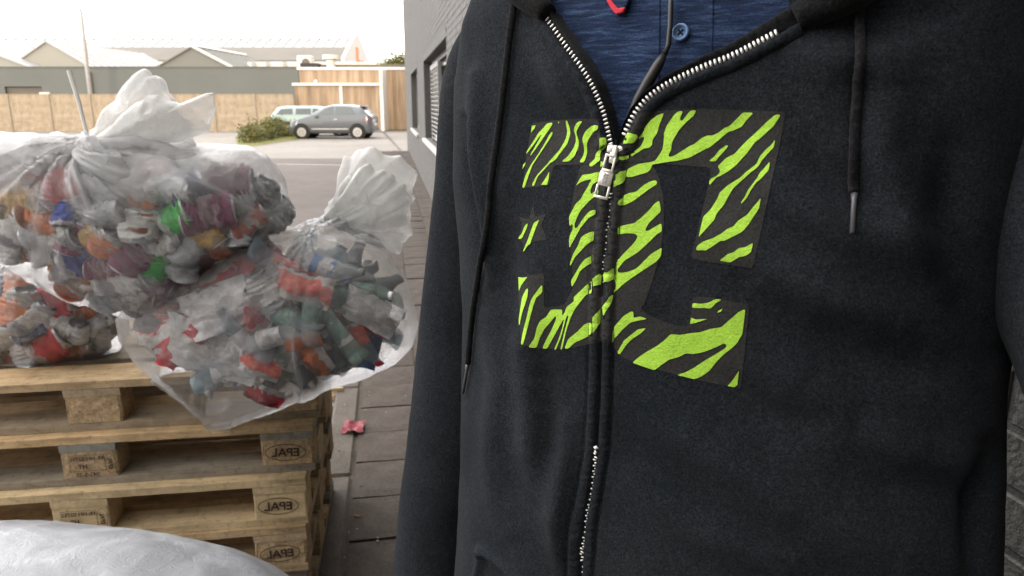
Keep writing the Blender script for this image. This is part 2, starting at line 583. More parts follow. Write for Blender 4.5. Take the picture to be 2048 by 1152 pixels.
m, t, b = nodes('leaf_green')
oi = N(t, 'ShaderNodeTexCoord')
f = noise(t, oi.outputs['Object'], 3.5, 4)
f2 = noise(t, oi.outputs['Object'], 28, 3)
col = ramp(t, f, [(0.25, (0.045, 0.075, 0.018)), (0.5, (0.12, 0.13, 0.035)), (0.72, (0.27, 0.22, 0.05))])
t.links.new(mix(t, 0.7, col, ramp(t, f2, [(0.3, 0.55), (0.7, 1.4)]), 'MULTIPLY'), b.inputs['Base Color'])
b.inputs['Roughness'].default_value = 0.7
M_LEAF = m
M_GRASS = mat_ground('grass_strip', (0.10, 0.12, 0.035), (0.22, 0.20, 0.07), 2, 60, 0.6, 0.02)
M_STEM = mat_plain('twig_brown', (0.12, 0.08, 0.05), 0.9)

# ------------------------------------------------------------------ ground, road, sidewalk
WX, WK = 0.65, -0.163                    # the grey building's wall: x = WX + WK * y
WD = Vector((WK, 1, 0)).normalized()     # along the wall, away from the camera
WN = Vector((-WD.y, WD.x, 0))            # out of the wall towards the yard
W_RZ = math.atan2(WD.y, WD.x)


def sheet(name, pts, mat, z, kind='structure', nx=1):
    me = new_mesh(name, [(p[0], p[1], z) for p in pts], [tuple(range(len(pts)))], mat)
    return tag(obj(name, me), kind=kind)


sheet('ground', [(-1500, -600), (1500, -600), (1500, 2500), (-1500, 2500)], M_CONC, 0.0)
sheet('road', [(-60, -30), (6, -30), (0.65 + 0.163 * 0 - 0.163 * 23 + .2, 22.3), (-60, 21.0)], M_ASPH, 0.004)
# white line across the asphalt
la, lb = gp(430, 327), gp(720, 331)
dy = 0.075
sheet('road_marking', [(la.x, la.y - dy), (lb.x, lb.y - dy), (lb.x, lb.y + dy), (la.x, la.y + dy)], M_LINE, 0.008)
# dark repair seam on the far concrete
sa, sb = gp(765, 262), gp(800, 300)
sheet('seam', [(sa.x - .09, sa.y), (sa.x + .09, sa.y), (sb.x + .05, sb.y), (sb.x - .05, sb.y)], M_ASPH, 0.008)

# pavement: kerb stones, slabs, all parts of one structure
pav = tag(empty('pavement', (WX, 0, 0), W_RZ), kind='structure')
inv = Matrix.Rotation(-W_RZ, 3, 'Z')


def wl(p):                               # world to wall-local (s along wall, d negative out of the wall ... )
    q = inv @ (Vector(p) - Vector((WX, 0, 0)))
    return q


KZ = 0.10
d_kerb = wl(gp(643, 932, KZ)).y
d_joint = wl(gp(709, 920, KZ)).y
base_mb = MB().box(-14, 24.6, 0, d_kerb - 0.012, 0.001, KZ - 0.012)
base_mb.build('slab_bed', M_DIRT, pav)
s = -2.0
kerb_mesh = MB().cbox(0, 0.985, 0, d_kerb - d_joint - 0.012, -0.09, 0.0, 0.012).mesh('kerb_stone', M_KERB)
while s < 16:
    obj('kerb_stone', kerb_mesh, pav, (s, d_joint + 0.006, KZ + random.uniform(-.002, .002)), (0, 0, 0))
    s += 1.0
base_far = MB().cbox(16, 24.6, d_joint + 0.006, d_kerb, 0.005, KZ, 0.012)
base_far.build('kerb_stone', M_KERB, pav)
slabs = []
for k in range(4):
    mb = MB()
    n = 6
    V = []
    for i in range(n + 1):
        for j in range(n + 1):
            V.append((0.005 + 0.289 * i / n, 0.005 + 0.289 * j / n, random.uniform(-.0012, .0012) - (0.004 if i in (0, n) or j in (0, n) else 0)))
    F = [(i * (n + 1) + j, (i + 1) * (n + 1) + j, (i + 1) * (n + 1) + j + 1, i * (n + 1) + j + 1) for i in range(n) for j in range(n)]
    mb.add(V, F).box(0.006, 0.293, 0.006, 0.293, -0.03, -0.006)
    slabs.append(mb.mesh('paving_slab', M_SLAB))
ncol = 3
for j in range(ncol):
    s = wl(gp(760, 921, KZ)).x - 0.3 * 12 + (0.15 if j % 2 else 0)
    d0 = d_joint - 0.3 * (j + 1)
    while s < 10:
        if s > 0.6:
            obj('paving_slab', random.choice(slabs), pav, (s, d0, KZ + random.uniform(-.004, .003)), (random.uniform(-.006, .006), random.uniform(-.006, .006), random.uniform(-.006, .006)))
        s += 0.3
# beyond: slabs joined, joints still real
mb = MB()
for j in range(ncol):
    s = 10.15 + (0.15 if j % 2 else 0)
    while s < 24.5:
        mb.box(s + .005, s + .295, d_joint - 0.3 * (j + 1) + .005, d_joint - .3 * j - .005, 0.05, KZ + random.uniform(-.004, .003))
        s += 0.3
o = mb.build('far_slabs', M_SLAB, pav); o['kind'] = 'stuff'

# ------------------------------------------------------------------ grey painted brick building on the right
bld = empty('brick_building', (WX, 0, 0), W_RZ, 'tall grey painted brick building running along the pavement behind the man', 'building')
W1 = (8.35, 13.45, 1.0, 2.27)            # window openings: s0, s1, z0, z1
W2 = (16.3, 20.4, 0.95, 2.30)
S0, S1, HT = -14.0, 26.5, 9.5
dw = 0.45                                # wall thickness into the building (local y negative)
mb = MB()
xs = [S0, W1[0], W1[1], W2[0], W2[1], S1]
mb.box(S0, S1, -dw, -0.0035, -0.3, 0.95)
mb.box(S0, W1[0], -dw, -0.0035, 0.95, 2.30)
mb.box(W1[0], W1[1], -dw, -0.0035, 0.95, 1.0)
mb.box(W1[0], W1[1], -dw, -0.0035, 2.27, 2.30)
mb.box(W1[1], W2[0], -dw, -0.0035, 0.95, 2.30)
mb.box(W2[1], S1, -dw, -0.0035, 0.95, 2.30)
mb.box(S0, S1, -dw, -0.0035, 2.30, HT)
mb.build('wall', M_GREYMORT, bld)
MB().box(S1 - 0.4, S1, -9, -dw, -0.3, HT).build('end_wall', M_GREYBRICK, bld)
MB().box(S0, S0 + .4, -9, -dw, -.3, HT).build('end_wall', M_GREYBRICK, bld)
MB().box(S0 - .1, S1 + .1, -9, 0.06, HT, HT + 0.18).build('roof', M_ROOFG, bld)
# bricks
LB, HB = 0.22, 0.0665


def brick_rows(mb, s0, s1, z0, z1):
    r = math.floor(z0 / HB)
    while (r + 1) * HB <= z1 + 1e-6:
        za = r * HB
        off = (r % 2) * LB / 2
        k = math.floor((s0 - off) / LB)
        while True:
            a = off + k * LB
            if a > s1: break
            k += 1
            x0, x1 = max(a + .005, s0), min(a + LB - .005, s1)
            if x1 - x0 < .03 or za < z0 - 1e-6: continue
            pr = random.uniform(-.0018, 0.0006)
            V = [(x0, -.0050, za + .005), (x1, -.0050, za + .005), (x1, -.0050, za + HB - .005), (x0, -.0050, za + HB - .005),
                 (x0 + .003, pr, za + .008), (x1 - .003, pr, za + .008), (x1 - .003, pr, za + HB - .008), (x0 + .003, pr, za + HB - .008)]
            mb.add(V, [(7, 6, 5, 4), (0, 4, 5, 1), (1, 5, 6, 2), (2, 6, 7, 3), (3, 7, 4, 0)])
        r += 1


mb = MB()
for a, bb, c, d in ((.2, 1.5, 0, .59), (.2, 1.5, 1.662, 5), (1.5, W1[0], 0, 5), (W1[0], W1[1], 0, 0.94), (W1[0], W1[1], 2.40, 5), (W1[1], W2[0], 0, 5), (W2[0], W2[1], 0, .9), (W2[0], W2[1], 2.42, 5), (W2[1], 26.5, 0, 5)):
    brick_rows(mb, a, bb, c, d)
# soldier course over the windows
for (w0, w1, zt) in ((W1[0], W1[1], 2.27), (W2[0], W2[1], 2.30)):
    x = w0
    while x < w1 - .02:
        mb.box(x + .004, min(w1, x + .066), -.011, .003, zt + .004, zt + .112)
        x += .07
o = mb.build('brick_courses', M_GREYBRICK, bld); o['kind'] = 'stuff'
brick_me = []
for k in range(4):
    mbb = MB().cbox(.004, LB - .004, -.02, -.0005, .004, HB - .004, .0022)
    me = mbb.mesh('brick', M_GREYBRICK)
    brick_me.append(me)
r = 9
while r * HB < 1.62:
    k = 0
    while True:
        a = (r % 2) * LB / 2 + k * LB + .2
        k += 1
        if a > 1.5: break
        obj('brick', random.choice(brick_me), bld, (a, random.uniform(-.002, .003), r * HB))
    r += 1
# windows
for (w0, w1, z0, z1), shutter in ((W1, True), (W2, False)):
    wf = MB()
    yb = -0.20
    fw = .07
    n = 3
    wf.box(w0, w1, yb, yb + .06, z1 - fw, z1).box(w0, w1, yb, yb + .06, z0, z0 + fw)
    for i in range(n + 1):
        x = w0 + (w1 - w0 - fw) * i / n
        wf.box(x, x + fw, yb, yb + .062, z0 + fw, z1 - fw)
    fr = wf.build('window', M_FRAME, bld)
    for i in range(n):
        xa = w0 + (w1 - w0 - fw) * i / n + fw
        xb = w0 + (w1 - w0 - fw) * (i + 1) / n
        MB().box(xa, xb, yb + .02, yb + .028, z0 + fw, z1 - fw).build('pane', M_GLASS, fr)
    MB().cbox(w0 - .06, w1 + .06, -.17, .055, z0 - .06, z0 - .002, .006).build('window_sill', M_SILL, bld)
    if shutter:
        sh = MB().box(10.55, 10.60, -.10, -.05, z0 + .01, z1 - .12).box(12.3, 12.35, -.10, -.05, z0 + .01, z1 - .12).box(10.6, 12.3, -.10, -.05, z1 - .19, z1 - .12).build('shutter', M_FRAME, bld)
        slat = MB().box(0, 1.70, -.03, .03, -.004, .004).mesh('slat', M_SILL)
        z = z0 + .05
        while z < z1 - .21:
            obj('slat', slat, sh, (10.6, -.075, z), (R(38), 0, 0))
            z += .062
    MB().box(w0, w1, -.9, -.89, z0, z1).build('blind', M_DARKFRAME, bld)

# building wing behind the photographer that shades the foreground
wing = empty('warehouse', (0, -9, 0), 0, 'plain grey warehouse standing behind the photographer', 'building')
MB().box(-22, 1.6, -12, 0, -.2, 8.2).build('wall', M_GREYBRICK, wing)
MB().box(-22.2, 1.8, -12.2, .2, 8.2, 8.4).build('roof', M_ROOFG, wing)
MB().box(-9, -5, 0, .05, 0, 3.6).build('door', M_WHITE, wing)

sky_block = empty('sky_blocker', (-.15, -1.3, 0), 0, 'unseen grey block added behind the photographer to keep sky light off the chest', 'building')  # added out of view: hides part of the sky so the chest darkens
MB().box(0, 1.0, -5, 0, 0, 9.0).build('wall', M_GREYMORT, sky_block)
MB().box(-.1, 1.0, -5, .1, 9.0, 9.2).build('roof', M_ROOFG, sky_block)

# ------------------------------------------------------------------ the far side of the yard
FY = 43.0


def xw(px, py, Y): return at(px, py, Y).x


fence = empty('concrete_fence', (0, FY, 0), 0, 'tan concrete panel fence across the back of the yard under the grey building', 'fence')
x1 = xw(592, 225, FY)
pitch = 82 / 1490 * 41.8
x = x1
ztop = at(300, 188, FY).z
panel_me = MB().box(0, pitch - .16, 0, .08, 0.02, ztop - .03).box(0, pitch - .16, -.015, 0.095, ztop - .03, ztop).mesh('panel', M_TANWALL)
post_me = MB().box(-.08, .08, -.05, .10, 0, ztop + .01).mesh('post', M_TANPOST)
i = 0
while i < 18:
    x -= pitch
    obj('panel', panel_me, fence, (x + .08, 0, 0))
    obj('post', post_me, fence, (x, 0, 0))
    i += 1

gb = empty('grey_building', (0, 52, 0), 0, 'long low flat roofed grey building behind the tan fence', 'building')
xa, xb = -52.0, xw(597, 160, 52)
zt = at(300, 135, 52).z
wx0, wx1 = xw(10, 180, 52), xw(84, 180, 52)
wz0, wz1 = at(40, 192, 52).z, at(40, 173, 52).z
mb = MB().box(xa, wx0, 0, .3, 0, zt).box(wx1, xb, 0, .3, 0, zt).box(wx0, wx1, 0, .3, 0, wz0).box(wx0, wx1, 0, .3, wz1, zt)
mb.box(xa, xb, .3, 9, 0, zt - .05)
mb.build('wall', M_GREYWALL, gb)
MB().box(wx0, wx1, .22, .29, wz0, wz1).build('window', M_ROOFG, gb)
MB().box(xa, xb, -.05, .35, zt, zt + .07).build('roof_trim', M_GREYWALL, gb)
px_ = xw(183, 160, 52)
MB().tube([(px_, -.08, 0), (px_, -.08, zt - .3)], .07, 8).build('downpipe', M_ROOFG, gb)
ax = xw(93, 190, 52)
MB().cbox(ax - .35, ax + .35, -.25, -.03, at(93, 189, 52).z - .1, at(93, 185, 52).z, .03).build('lamp', M_WHITE, gb)


def shed(label, apex, half, depth, zr, ze, m_g, m_r, hip=0.0):
    e = empty('gabled_shed', (apex[0], apex[1], 0), 0.0, label, 'building', 'gabled sheds behind the grey building')
    MB().add([(-half, 0, 0), (half, 0, 0), (half, 0, ze), (0, 0, zr), (-half, 0, ze)], [(0, 1, 2, 3, 4)]).add(
        [(-half, 0, 0), (-half, depth, 0), (-half, depth, ze), (-half, 0, ze), (half, 0, 0), (half, depth, 0), (half, depth, ze), (half, 0, ze)],
        [(0, 3, 2, 1), (4, 5, 6, 7)]).build('wall', m_g, e)
    o_ = .15
    mb = MB()
    for sg in (-1, 1):
        a = Vector((0, -o_, zr + .1)); bq = Vector((sg * (half + o_), -o_, ze - .02))
        c = Vector((sg * (half + o_), depth, ze - .02)); d = Vector((0, depth - hip, zr + .1))
        th = Vector((0, 0, -.12))
        mb.add([a, bq, c, d, a + th, bq + th, c + th, d + th], [(0, 1, 2, 3), (4, 7, 6, 5), (0, 4, 5, 1), (1, 5, 6, 2), (2, 6, 7, 3)])
    if hip:
        mb.add([(-half - o_, depth, ze - .02), (half + o_, depth, ze - .02), (0, depth - hip, zr + .1)], [(0, 1, 2)])
    mb.build('roof', m_r, e)
    # standing seams
    mb = MB()
    k = 0.8
    while k < depth - hip:
        for sg in (-1, 1):
            a = Vector((sg * .05, k, zr + .13)); c = Vector((sg * (half + .1), k, ze + .03))
            mb.box(-.03, .03, 0, (c - a).length, 0, .05, mat=Matrix.Translation(a) @ (c - a).to_track_quat('Y', 'Z').to_matrix().to_4x4())
        k += 1.2
    mb.build('roof_seams', m_r, e)['kind'] = 'stuff'
    return e


p = at(93, 84, 60)
shed('cream gabled shed with a white ribbed roof left of the street lamp', (p.x, 60), 3.3, 17, p.z, at(93, 137, 60).z, M_CREAM, M_ROOFW, 1.5)
p = at(-75, 84, 58)
shed('white roofed shed cut off by the left edge of the photo', (p.x, 58), 4.8, 14, p.z, at(-75, 137, 60).z, M_CREAM, M_ROOFW)
p = at(383, 95, 60)
shed('grey gabled shed with a white roof edge right of the street lamp', (p.x, 60), 3.0, 14, p.z, at(383, 137, 60).z, M_GREYG, M_GREYG, 2.0)
# white barge board of the grey shed
e = bpy.data.objects['gabled_shed.002']
hz, he = p.z, at(383, 137, 60).z
MB().tube([(0, -.2, hz + .13), (3.15, -.2, he + .02)], .11, 4).tube([(0.02, -.2, hz + .14), (0.02, 12, hz + .14)], .13, 4).build('roof_edge', M_WHITE, e)

# the long barn far behind
BX = at(716, 100, 100).x
barn = empty('long_barn', (BX, 92, 0), 0, 'long white barn with a two tone ribbed roof and an orange mark on its gable', 'building')
ez, rz_ = at(600, 121, 92).z, at(600, 79, 100).z
mz = ez + (rz_ - ez) * .62; my = 8 * .62
MB().box(-92, -.3, 0, 16, 0, ez).build('wall', M_WHITE, barn)
MB().add([(-92, -.4, ez), (-.3, -.4, ez), (-.3, my, mz), (-92, my, mz)], [(0, 1, 2, 3)]).build('roof', M_ROOFG, barn)
mb = MB().add([(-92, my, mz), (-.3, my, mz), (-.3, 8, rz_), (-92, 8, rz_), (-92, 16.4, ez), (-.3, 16.4, ez)], [(0, 1, 2, 3), (3, 2, 5, 4)])
mb.build('roof_upper', M_ROOFW, barn)
mb = MB()
x = -60
while x < -1:
    mb.add([(x, my, mz + .02), (x + .12, my, mz + .02), (x + .12, 8, rz_ + .12), (x, 8, rz_ + .12)], [(0, 1, 2, 3)])
    mb.box(x, x + .3, 7.8, 8.2, rz_, rz_ + .10)
    x += 1.25
mb.build('roof_ribs', M_ROOFG, barn)['kind'] = 'stuff'
MB().add([(0, -.5, 0), (0, 16.5, 0), (0, 16.5, ez + .3), (0, 8, rz_ + .9), (0, -.5, ez + .3), (-.35, -.5, 0), (-.35, 16.5, 0), (-.35, 16.5, ez + .3), (-.35, 8, rz_ + .9), (-.35, -.5, ez + .3)],
         [(0, 1, 2, 3, 4), (9, 8, 7, 6, 5), (0, 4, 9, 5), (4, 3, 8, 9), (3, 2, 7, 8), (1, 6, 7, 2)]).build('gable', M_WHITE, barn)
MB().box(.01, .06, 6.6, 8.0, ez - .2, ez + 2.0).box(.01, .06, 8.0, 11.4, ez - .6, ez + .5).build('sign', M_ORANGE, barn)

# white service block with units in front of the barn
sv = empty('service_block', (0, 66, 0), 0, 'low white roof block with vents between grey shed and barn gable', 'building')
a_, b_ = xw(495, 128, 66), xw(812, 128, 66)
MB().box(a_, b_, 0, 6, 0, at(600, 124, 66).z).build('wall', M_WHITE, sv)
for px in (508, 536, 570):
    q = at(px, 128, 66)
    MB().tube([(q.x, -.02, q.z), (q.x, -.1, q.z)], .22, 12).build('vent', M_STEEL, sv)
ac = empty('air_conditioner', (xw(594, 120, 58), 58, 0), 0, 'white box air conditioning unit with a round fan on the wooden building roof', 'air conditioner')
zA, zB = at(600, 137, 58).z, at(600, 111, 58).z
ww = xw(622, 120, 58) - xw(594, 120, 58)
MB().cbox(0, ww, 0, .9, zA - 1.6, zB, .03).build('body', M_WHITE, ac)
MB().tube([(ww * .62, -.02, zB - .5), (ww * .62, -.06, zB - .5)], .3, 16).build('fan', M_ROOFG, ac)
MB().box(.1, ww - .1, .1, .8, 0, zA - 1.6).build('stand', M_STEEL, ac)

# wood-clad building
wb = empty('wooden_building', (0, 44, 0), 0, 'two level wood clad building with white fascia behind the parked cars', 'building')
xl, xm, xr = xw(590, 200, 43.2), xw(768, 200, 44), xw(835, 200, 44)
xul = xw(596, 150, 44.6)
z_hi, z_lo = at(700, 136, 44.6).z, at(700, 168, 43.2).z
MB().box(xul, xr + 3, .9, 7, 0, z_hi - .06).build('wall', M_ROOFG, wb)
MB().box(xl + .05, xm, -.7, .6, 0, z_lo - .06).build('lower_wall', M_ROOFG, wb)
mb = MB()


def planks(mb, x0, x1, y, z0, z1, w=.12):
    x = x0
    while x < x1:
        mb.box(x + .004, min(x + w - .004, x1), y - .02 - random.uniform(0, .012), y + .0, z0 + random.uniform(0, .02), z1)
        x += w


planks(mb, xul, xm, .9, 2.6, z_hi - .08)
planks(mb, xm, xr + 3, .9, 0.05, z_hi - .08)
planks(mb, xl, xm, -.7, .05, z_lo - .08)
mb.build('cladding', M_CLAD, wb)['kind'] = 'stuff'
MB().cbox(xul - .1, xr + 3, .78, .95, z_hi - .09, z_hi + .05, .01).build('fascia', M_WHITE, wb)
MB().cbox(xl - .1, xm + .05, -.85, -.66, z_lo - .09, z_lo + .05, .01).box(xl - .1, xm, -.66, .9, z_lo - .05, z_lo + .03).build('lower_fascia', M_WHITE, wb)
MB().cbox(xm - .09, xm + .09, -.78, .87, .02, z_hi - .1, .01).build('corner_post', M_WHITE, wb)
q = xw(683, 200, 43.2)
MB().cbox(q - .09, q + .06, -.78, -.70, .02, z_lo - .1, .01).build('post', M_WHITE, wb)
q2 = xw(757, 200, 43.2)
MB().cbox(q + .25, q2, -.76, -.71, .1, z_lo - .28, .01).build('gate', M_CLAD, wb)
q = at(630, 162, 44.6)
MB().tube([(q.x, .82, q.z), (q.x, .7, q.z - .02)], .09, 10).build('lamp', M_WHITE, wb)
q = at(676, 118, 50)
MB().tube([(q.x, 4, z_hi - .1), (q.x, 4, q.z - .12)], .28, 12).tube([(q.x, 4, q.z - .12), (q.x, 4, q.z + .12)], .5, 12).build('chimney', M_WHITE, wb)
q3, q4 = xw(605, 128, 48), xw(640, 128, 48)
MB().box(q3, q4, 3.4, 4.4, z_hi - .1, at(620, 127, 48).z).build('roof_box', M_DARKFRAME, wb)
MB().box(q4, xr + 3, 4, 4.2, z_hi - .1, at(700, 129, 48).z).build('parapet', M_ROOFG, wb)

# small wooden trestle by the wall
tr = empty('wooden_trestle', (gp(754, 259).x, gp(754, 259).y, 0), 0, 'small pale wooden trestle against the cladding behind the grey hatchback', 'trestle')
MB().cbox(-.42, .42, -.2, .2, .36, .43, .01).build('seat', M_CLAD, tr)
for sx in (-.36, .30):
    for sy in (-.17, .13):
        MB().box(sx, sx + .07, sy, sy + .06, 0, .36).build('leg', M_CLAD, tr)

# street lamp
lampY = 48
lb_ = at(181, 188, lampY)
lt = at(168, 12, lampY)
sl_ = empty('street_lamp', (lb_.x, lampY, 0), 0, 'tall thin grey street lamp with a short curved arm rising behind the tan fence', 'street lamp')
xx = lt.x - lb_.x
MB().tube([(0, 0, 0), (0, 0, 4), (xx * .3, 0, lt.z - .6), (xx * .3 - .05, 0, lt.z)], [.14, .12, .095, .085], 10).build('pole', M_STEEL, sl_, True)
MB().tube([(xx * .3 - .05, 0, lt.z), (xx * .3 - .15, 0, lt.z + .16), (xx * .3 - .4, 0, lt.z + .24)], .04, 8).build('arm', M_STEEL, sl_, True)
MB().cbox(xx * .3 - .95, xx * .3 - .35, -.12, .12, lt.z + .2, lt.z + .3, .03).build('lamp_head', M_STEEL, sl_)


# foliage
def leaf_cloud(n, fn, size):
    V, F = [], []
    for i in range(n):
        p = Vector(fn())
        a = Vector(RNG.normal(size=3)).normalized()
        b2 = a.orthogonal().normalized()
        s_ = size * random.uniform(.6, 1.4)
        k = len(V)
        V += [p, p + a * s_ * .5 + b2 * s_ * .28, p + a * s_, p + a * s_ * .5 - b2 * s_ * .28]
        F.append((k, k + 1, k + 2, k + 3))
    return V, F


def make_bush():
    A, B = gp(492, 287), gp(572, 272)
    e = empty('bush', A, 0, 'loose olive green bush growing at the parking strip in front of the cars', 'bush')
    d = B - A
    cl = []
    for i in range(46):
        u = random.random()
        c = d * u + Vector((random.uniform(-.35, .35), random.uniform(-.8, .8), 0))
        h = (0.55 + .42 * math.sin(u * 3.1)) * random.uniform(.5, 1.1)
        cl.append((c, h))

    def fn():
        c, h = random.choice(cl)
        z = h * (random.random() ** .6)
        r = .34 * (1 - .5 * z / 1.2)
        v = Vector(RNG.normal(size=3)) * r * .5
        return (c.x + v.x, c.y + v.y, max(.02, z + v.z * .4))
    V, F = leaf_cloud(5200, fn, .10)
    obj('foliage', new_mesh('foliage', V, F, M_LEAF), e)['kind'] = 'stuff'
    mb = MB()
    for c, h in cl:
        mb.tube([(c.x, c.y, 0), (c.x + random.uniform(-.15, .15), c.y, h * .8)], .012, 5)
    mb.build('stem', M_STEM, e)['kind'] = 'stuff'


make_bush()
# grass strip and kerb under the bush
a, b1, c, d = gp(478, 297), gp(600, 279), gp(575, 265), gp(470, 274)
sheet('grass_verge', [a, b1, c, d], M_GRASS, .012)


def weeds(px0, px1, py, label, h=.7, n=500, Y=None):
    A = gp((px0 + px1) / 2, py)
    e = empty('weed_clump', A, 0, label, 'weeds')
    w = gp(px1, py).x - gp(px0, py).x

    def fn():
        x = random.uniform(-.5, .5) * w
        return (x, random.uniform(-.3, .2), h * random.random() * (1 - abs(x / w)))
    V, F = leaf_cloud(n, fn, .1)
    obj('foliage', new_mesh('foliage', V, F, M_LEAF), e)['kind'] = 'stuff'
    mb = MB()
    for i in range(9):
        x = random.uniform(-.4, .4) * w
        mb.tube([(x, 0, 0), (x + random.uniform(-.3, .3), 0, h * random.uniform(.8, 1.25))], .015, 5)
    mb.build('stem', M_STEM, e)['kind'] = 'stuff'


weeds(6, 40, 262, 'dry twiggy weeds at the foot of the fence near the left edge', 1.0, 160)
# tree over the roof
q = at(794, 135, 60)
e = empty('tree', (q.x, 60, 0), 0, 'round green tree top showing above the wooden building roof', 'tree')
ctop = at(794, 112, 60).z
V, F = leaf_cloud(3500, lambda: (Vector(RNG.normal(size=3)) * .42 + Vector((RNG.choice([-.5, 0, .45, .9]), 0, ctop - .8 + RNG.choice([-.5, 0, .2])))), .2)
obj('crown', new_mesh('crown', V, F, M_LEAF), e)['kind'] = 'stuff'
MB().tube([(0, 0, 0), (.05, 0, 2), (0, 0, ctop - .8)], [.18, .14, .06], 8).build('trunk', M_STEM, e)


# ------------------------------------------------------------------ cars
def make_car(name, label, loc, rz, L, prof_bot, belt, roof, hw, paint, wheels, wr, wins, flip=1, tail_x=None, mirror=True):
    """x runs from the nose (-) to the tail (+); belt and roof are height profiles over x"""
    e = empty(name, loc, rz, label, 'car')
    n = 64
    xs = np.linspace(-L / 2, L / 2, n)
    bx, bz = zip(*belt); rx, rzz = zip(*roof)
    zb = np.interp(xs, bx, bz); zr = np.maximum(np.interp(xs, rx, rzz), zb)
    V, F = [], []
    ring = 13
    for i, x in enumerate(xs):
        e1 = min(1, (i + .15) / 5.0); e2 = min(1, (n - 1 - i + .15) / 4.0)
        tw = (1 - (1 - e1) ** 2 * .35) * (1 - (1 - e2) ** 2 * .22)
        w = hw * tw
        zbo = prof_bot + (.10 if i < 2 or i > n - 3 else 0)
        cab = zr[i] - zb[i]
        half = [(0, zbo), (w * .9, zbo), (w * .99, zbo + .12), (w, zb[i] * .62 + .05), (w * .965, zb[i]),
                (w * (.965 - .22 * min(1, cab / .5)), zb[i] + cab * .88), (w * (.965 - .22 * min(1, cab / .5)) - .1, zb[i] + cab * .98 + (.0 if cab > .02 else .02))]
        pts = half + [(0, zr[i] + (.02 if cab > .02 else .05))] + [(-a, z) for a, z in half[:0:-1]]
        ring = len(pts)
        V += [(x, a, z) for a, z in pts]
    for i in range(n - 1):
        for k in range(ring):
            k2 = (k + 1) % ring
            F.append((i * ring + k, (i + 1) * ring + k, (i + 1) * ring + k2, i * ring + k2))
    F.append(tuple(range(ring)))
    F.append(tuple((n - 1) * ring + k for k in range(ring))[::-1])
    body = obj('body', new_mesh('body', V, F, paint, True), e)
    bv = BVHTree.FromPolygons([Vector(v) for v in V], F)

    def patch(nm, poly, m, side, off=.008, thick=.01):
        P = []
        for x, z in poly:
            h = bv.ray_cast(Vector((x, side * 3, z)), Vector((0, -side, 0)))[0]
            y = h.y if h else side * hw * .8
            P.append(Vector((x, y + side * off, z)))
        k = len(P)
        Q = [p - Vector((0, side * thick, 0)) for p in P]
        Fs = [tuple(range(k)), tuple(range(k, 2 * k))[::-1]] + [(j, k + j, k + (j + 1) % k, (j + 1) % k) for j in range(k)]
        return MB().add(P + Q, Fs).build(nm, m, e)
    for side in (-1, 1):
        for w_ in wins:
            patch('side_window', w_, M_CARGLASS, side)
        for wx in wheels:
            arch = MB().tube([(wx, side * (hw - .22), wr + .03), (wx, side * (hw + .012), wr + .03)], wr + .065, 24)
            arch.build('wheel_arch', M_TYRE, e)
            ty = MB().tube([(wx, side * (hw - .2), wr), (wx, side * (hw + .01), wr), (wx, side * (hw + .025), wr)], [wr, wr, wr * .9], 26).build('wheel', M_TYRE, e, True)
            rm = MB().tube([(wx, side * (hw + .02), wr), (wx, side * (hw + .034), wr)], wr * .67, 26)
            rm.build('rim', M_RIM, ty)
            sp = MB()
            for k in range(9):
                a = 2 * math.pi * k / 9
                sp.tube([(wx + math.cos(a) * wr * .15, side * (hw + .036), wr + math.sin(a) * wr * .15), (wx + math.cos(a) * wr * .58, side * (hw + .036), wr + math.sin(a) * wr * .58)], .009, 4)
            sp.build('spoke', M_TYRE, ty)['kind'] = 'stuff'
        zz = belt[2][1]
        patch('tail_lamp', [(L / 2 - .40, zz - .04), (L / 2 - .10, zz - .03), (L / 2 - .05, zz - .24), (L / 2 - .28, zz - .20)], M_REDLAMP, side, .015)
        patch('headlight', [(-L / 2 + .12, .62), (-L / 2 + .50, .78), (-L / 2 + .42, .62), (-L / 2 + .16, .54)], M_CLEARLAMP, side, .012)
        patch('door_trim', [(wheels[0] + .45, .42), (wheels[1] - .42, .42), (wheels[1] - .42, .47), (wheels[0] + .45, .47)], M_RIM, side, .012)
        patch('door_seam', [(.02, .33), (.04, .33), (.04, belt[2][1]), (.02, belt[2][1])], M_TYRE, side, .005)
        if mirror:
            MB().cbox(wins[0][1][0] - .05, wins[0][1][0] + .12, side * hw - .02 * side - .07, side * hw + .07 * side + .07, zz - .02, zz + .12, .02).build('wing_mirror', paint, e)
        patch('door_handle', [(.22, zz - .10), (.36, zz - .10), (.36, zz - .07), (.22, zz - .07)], M_RIM, side, .02, .02)
    MB().cbox(-L / 2 - .02, -L / 2 + .12, -hw * .7, hw * .7, prof_bot + .06, prof_bot + .24, .03).build('front_bumper', paint, e)
    MB().cbox(L / 2 - .12, L / 2 + .03, -hw * .78, hw * .78, prof_bot + .06, prof_bot + .28, .03).build('rear_bumper', M_TYRE if paint is M_MINT else paint, e)
    MB().cbox(L / 2 + .0, L / 2 + .035, -.26, .26, prof_bot + .34, prof_bot + .45, .004).build('number_plate', M_WHITE, e)
    return e


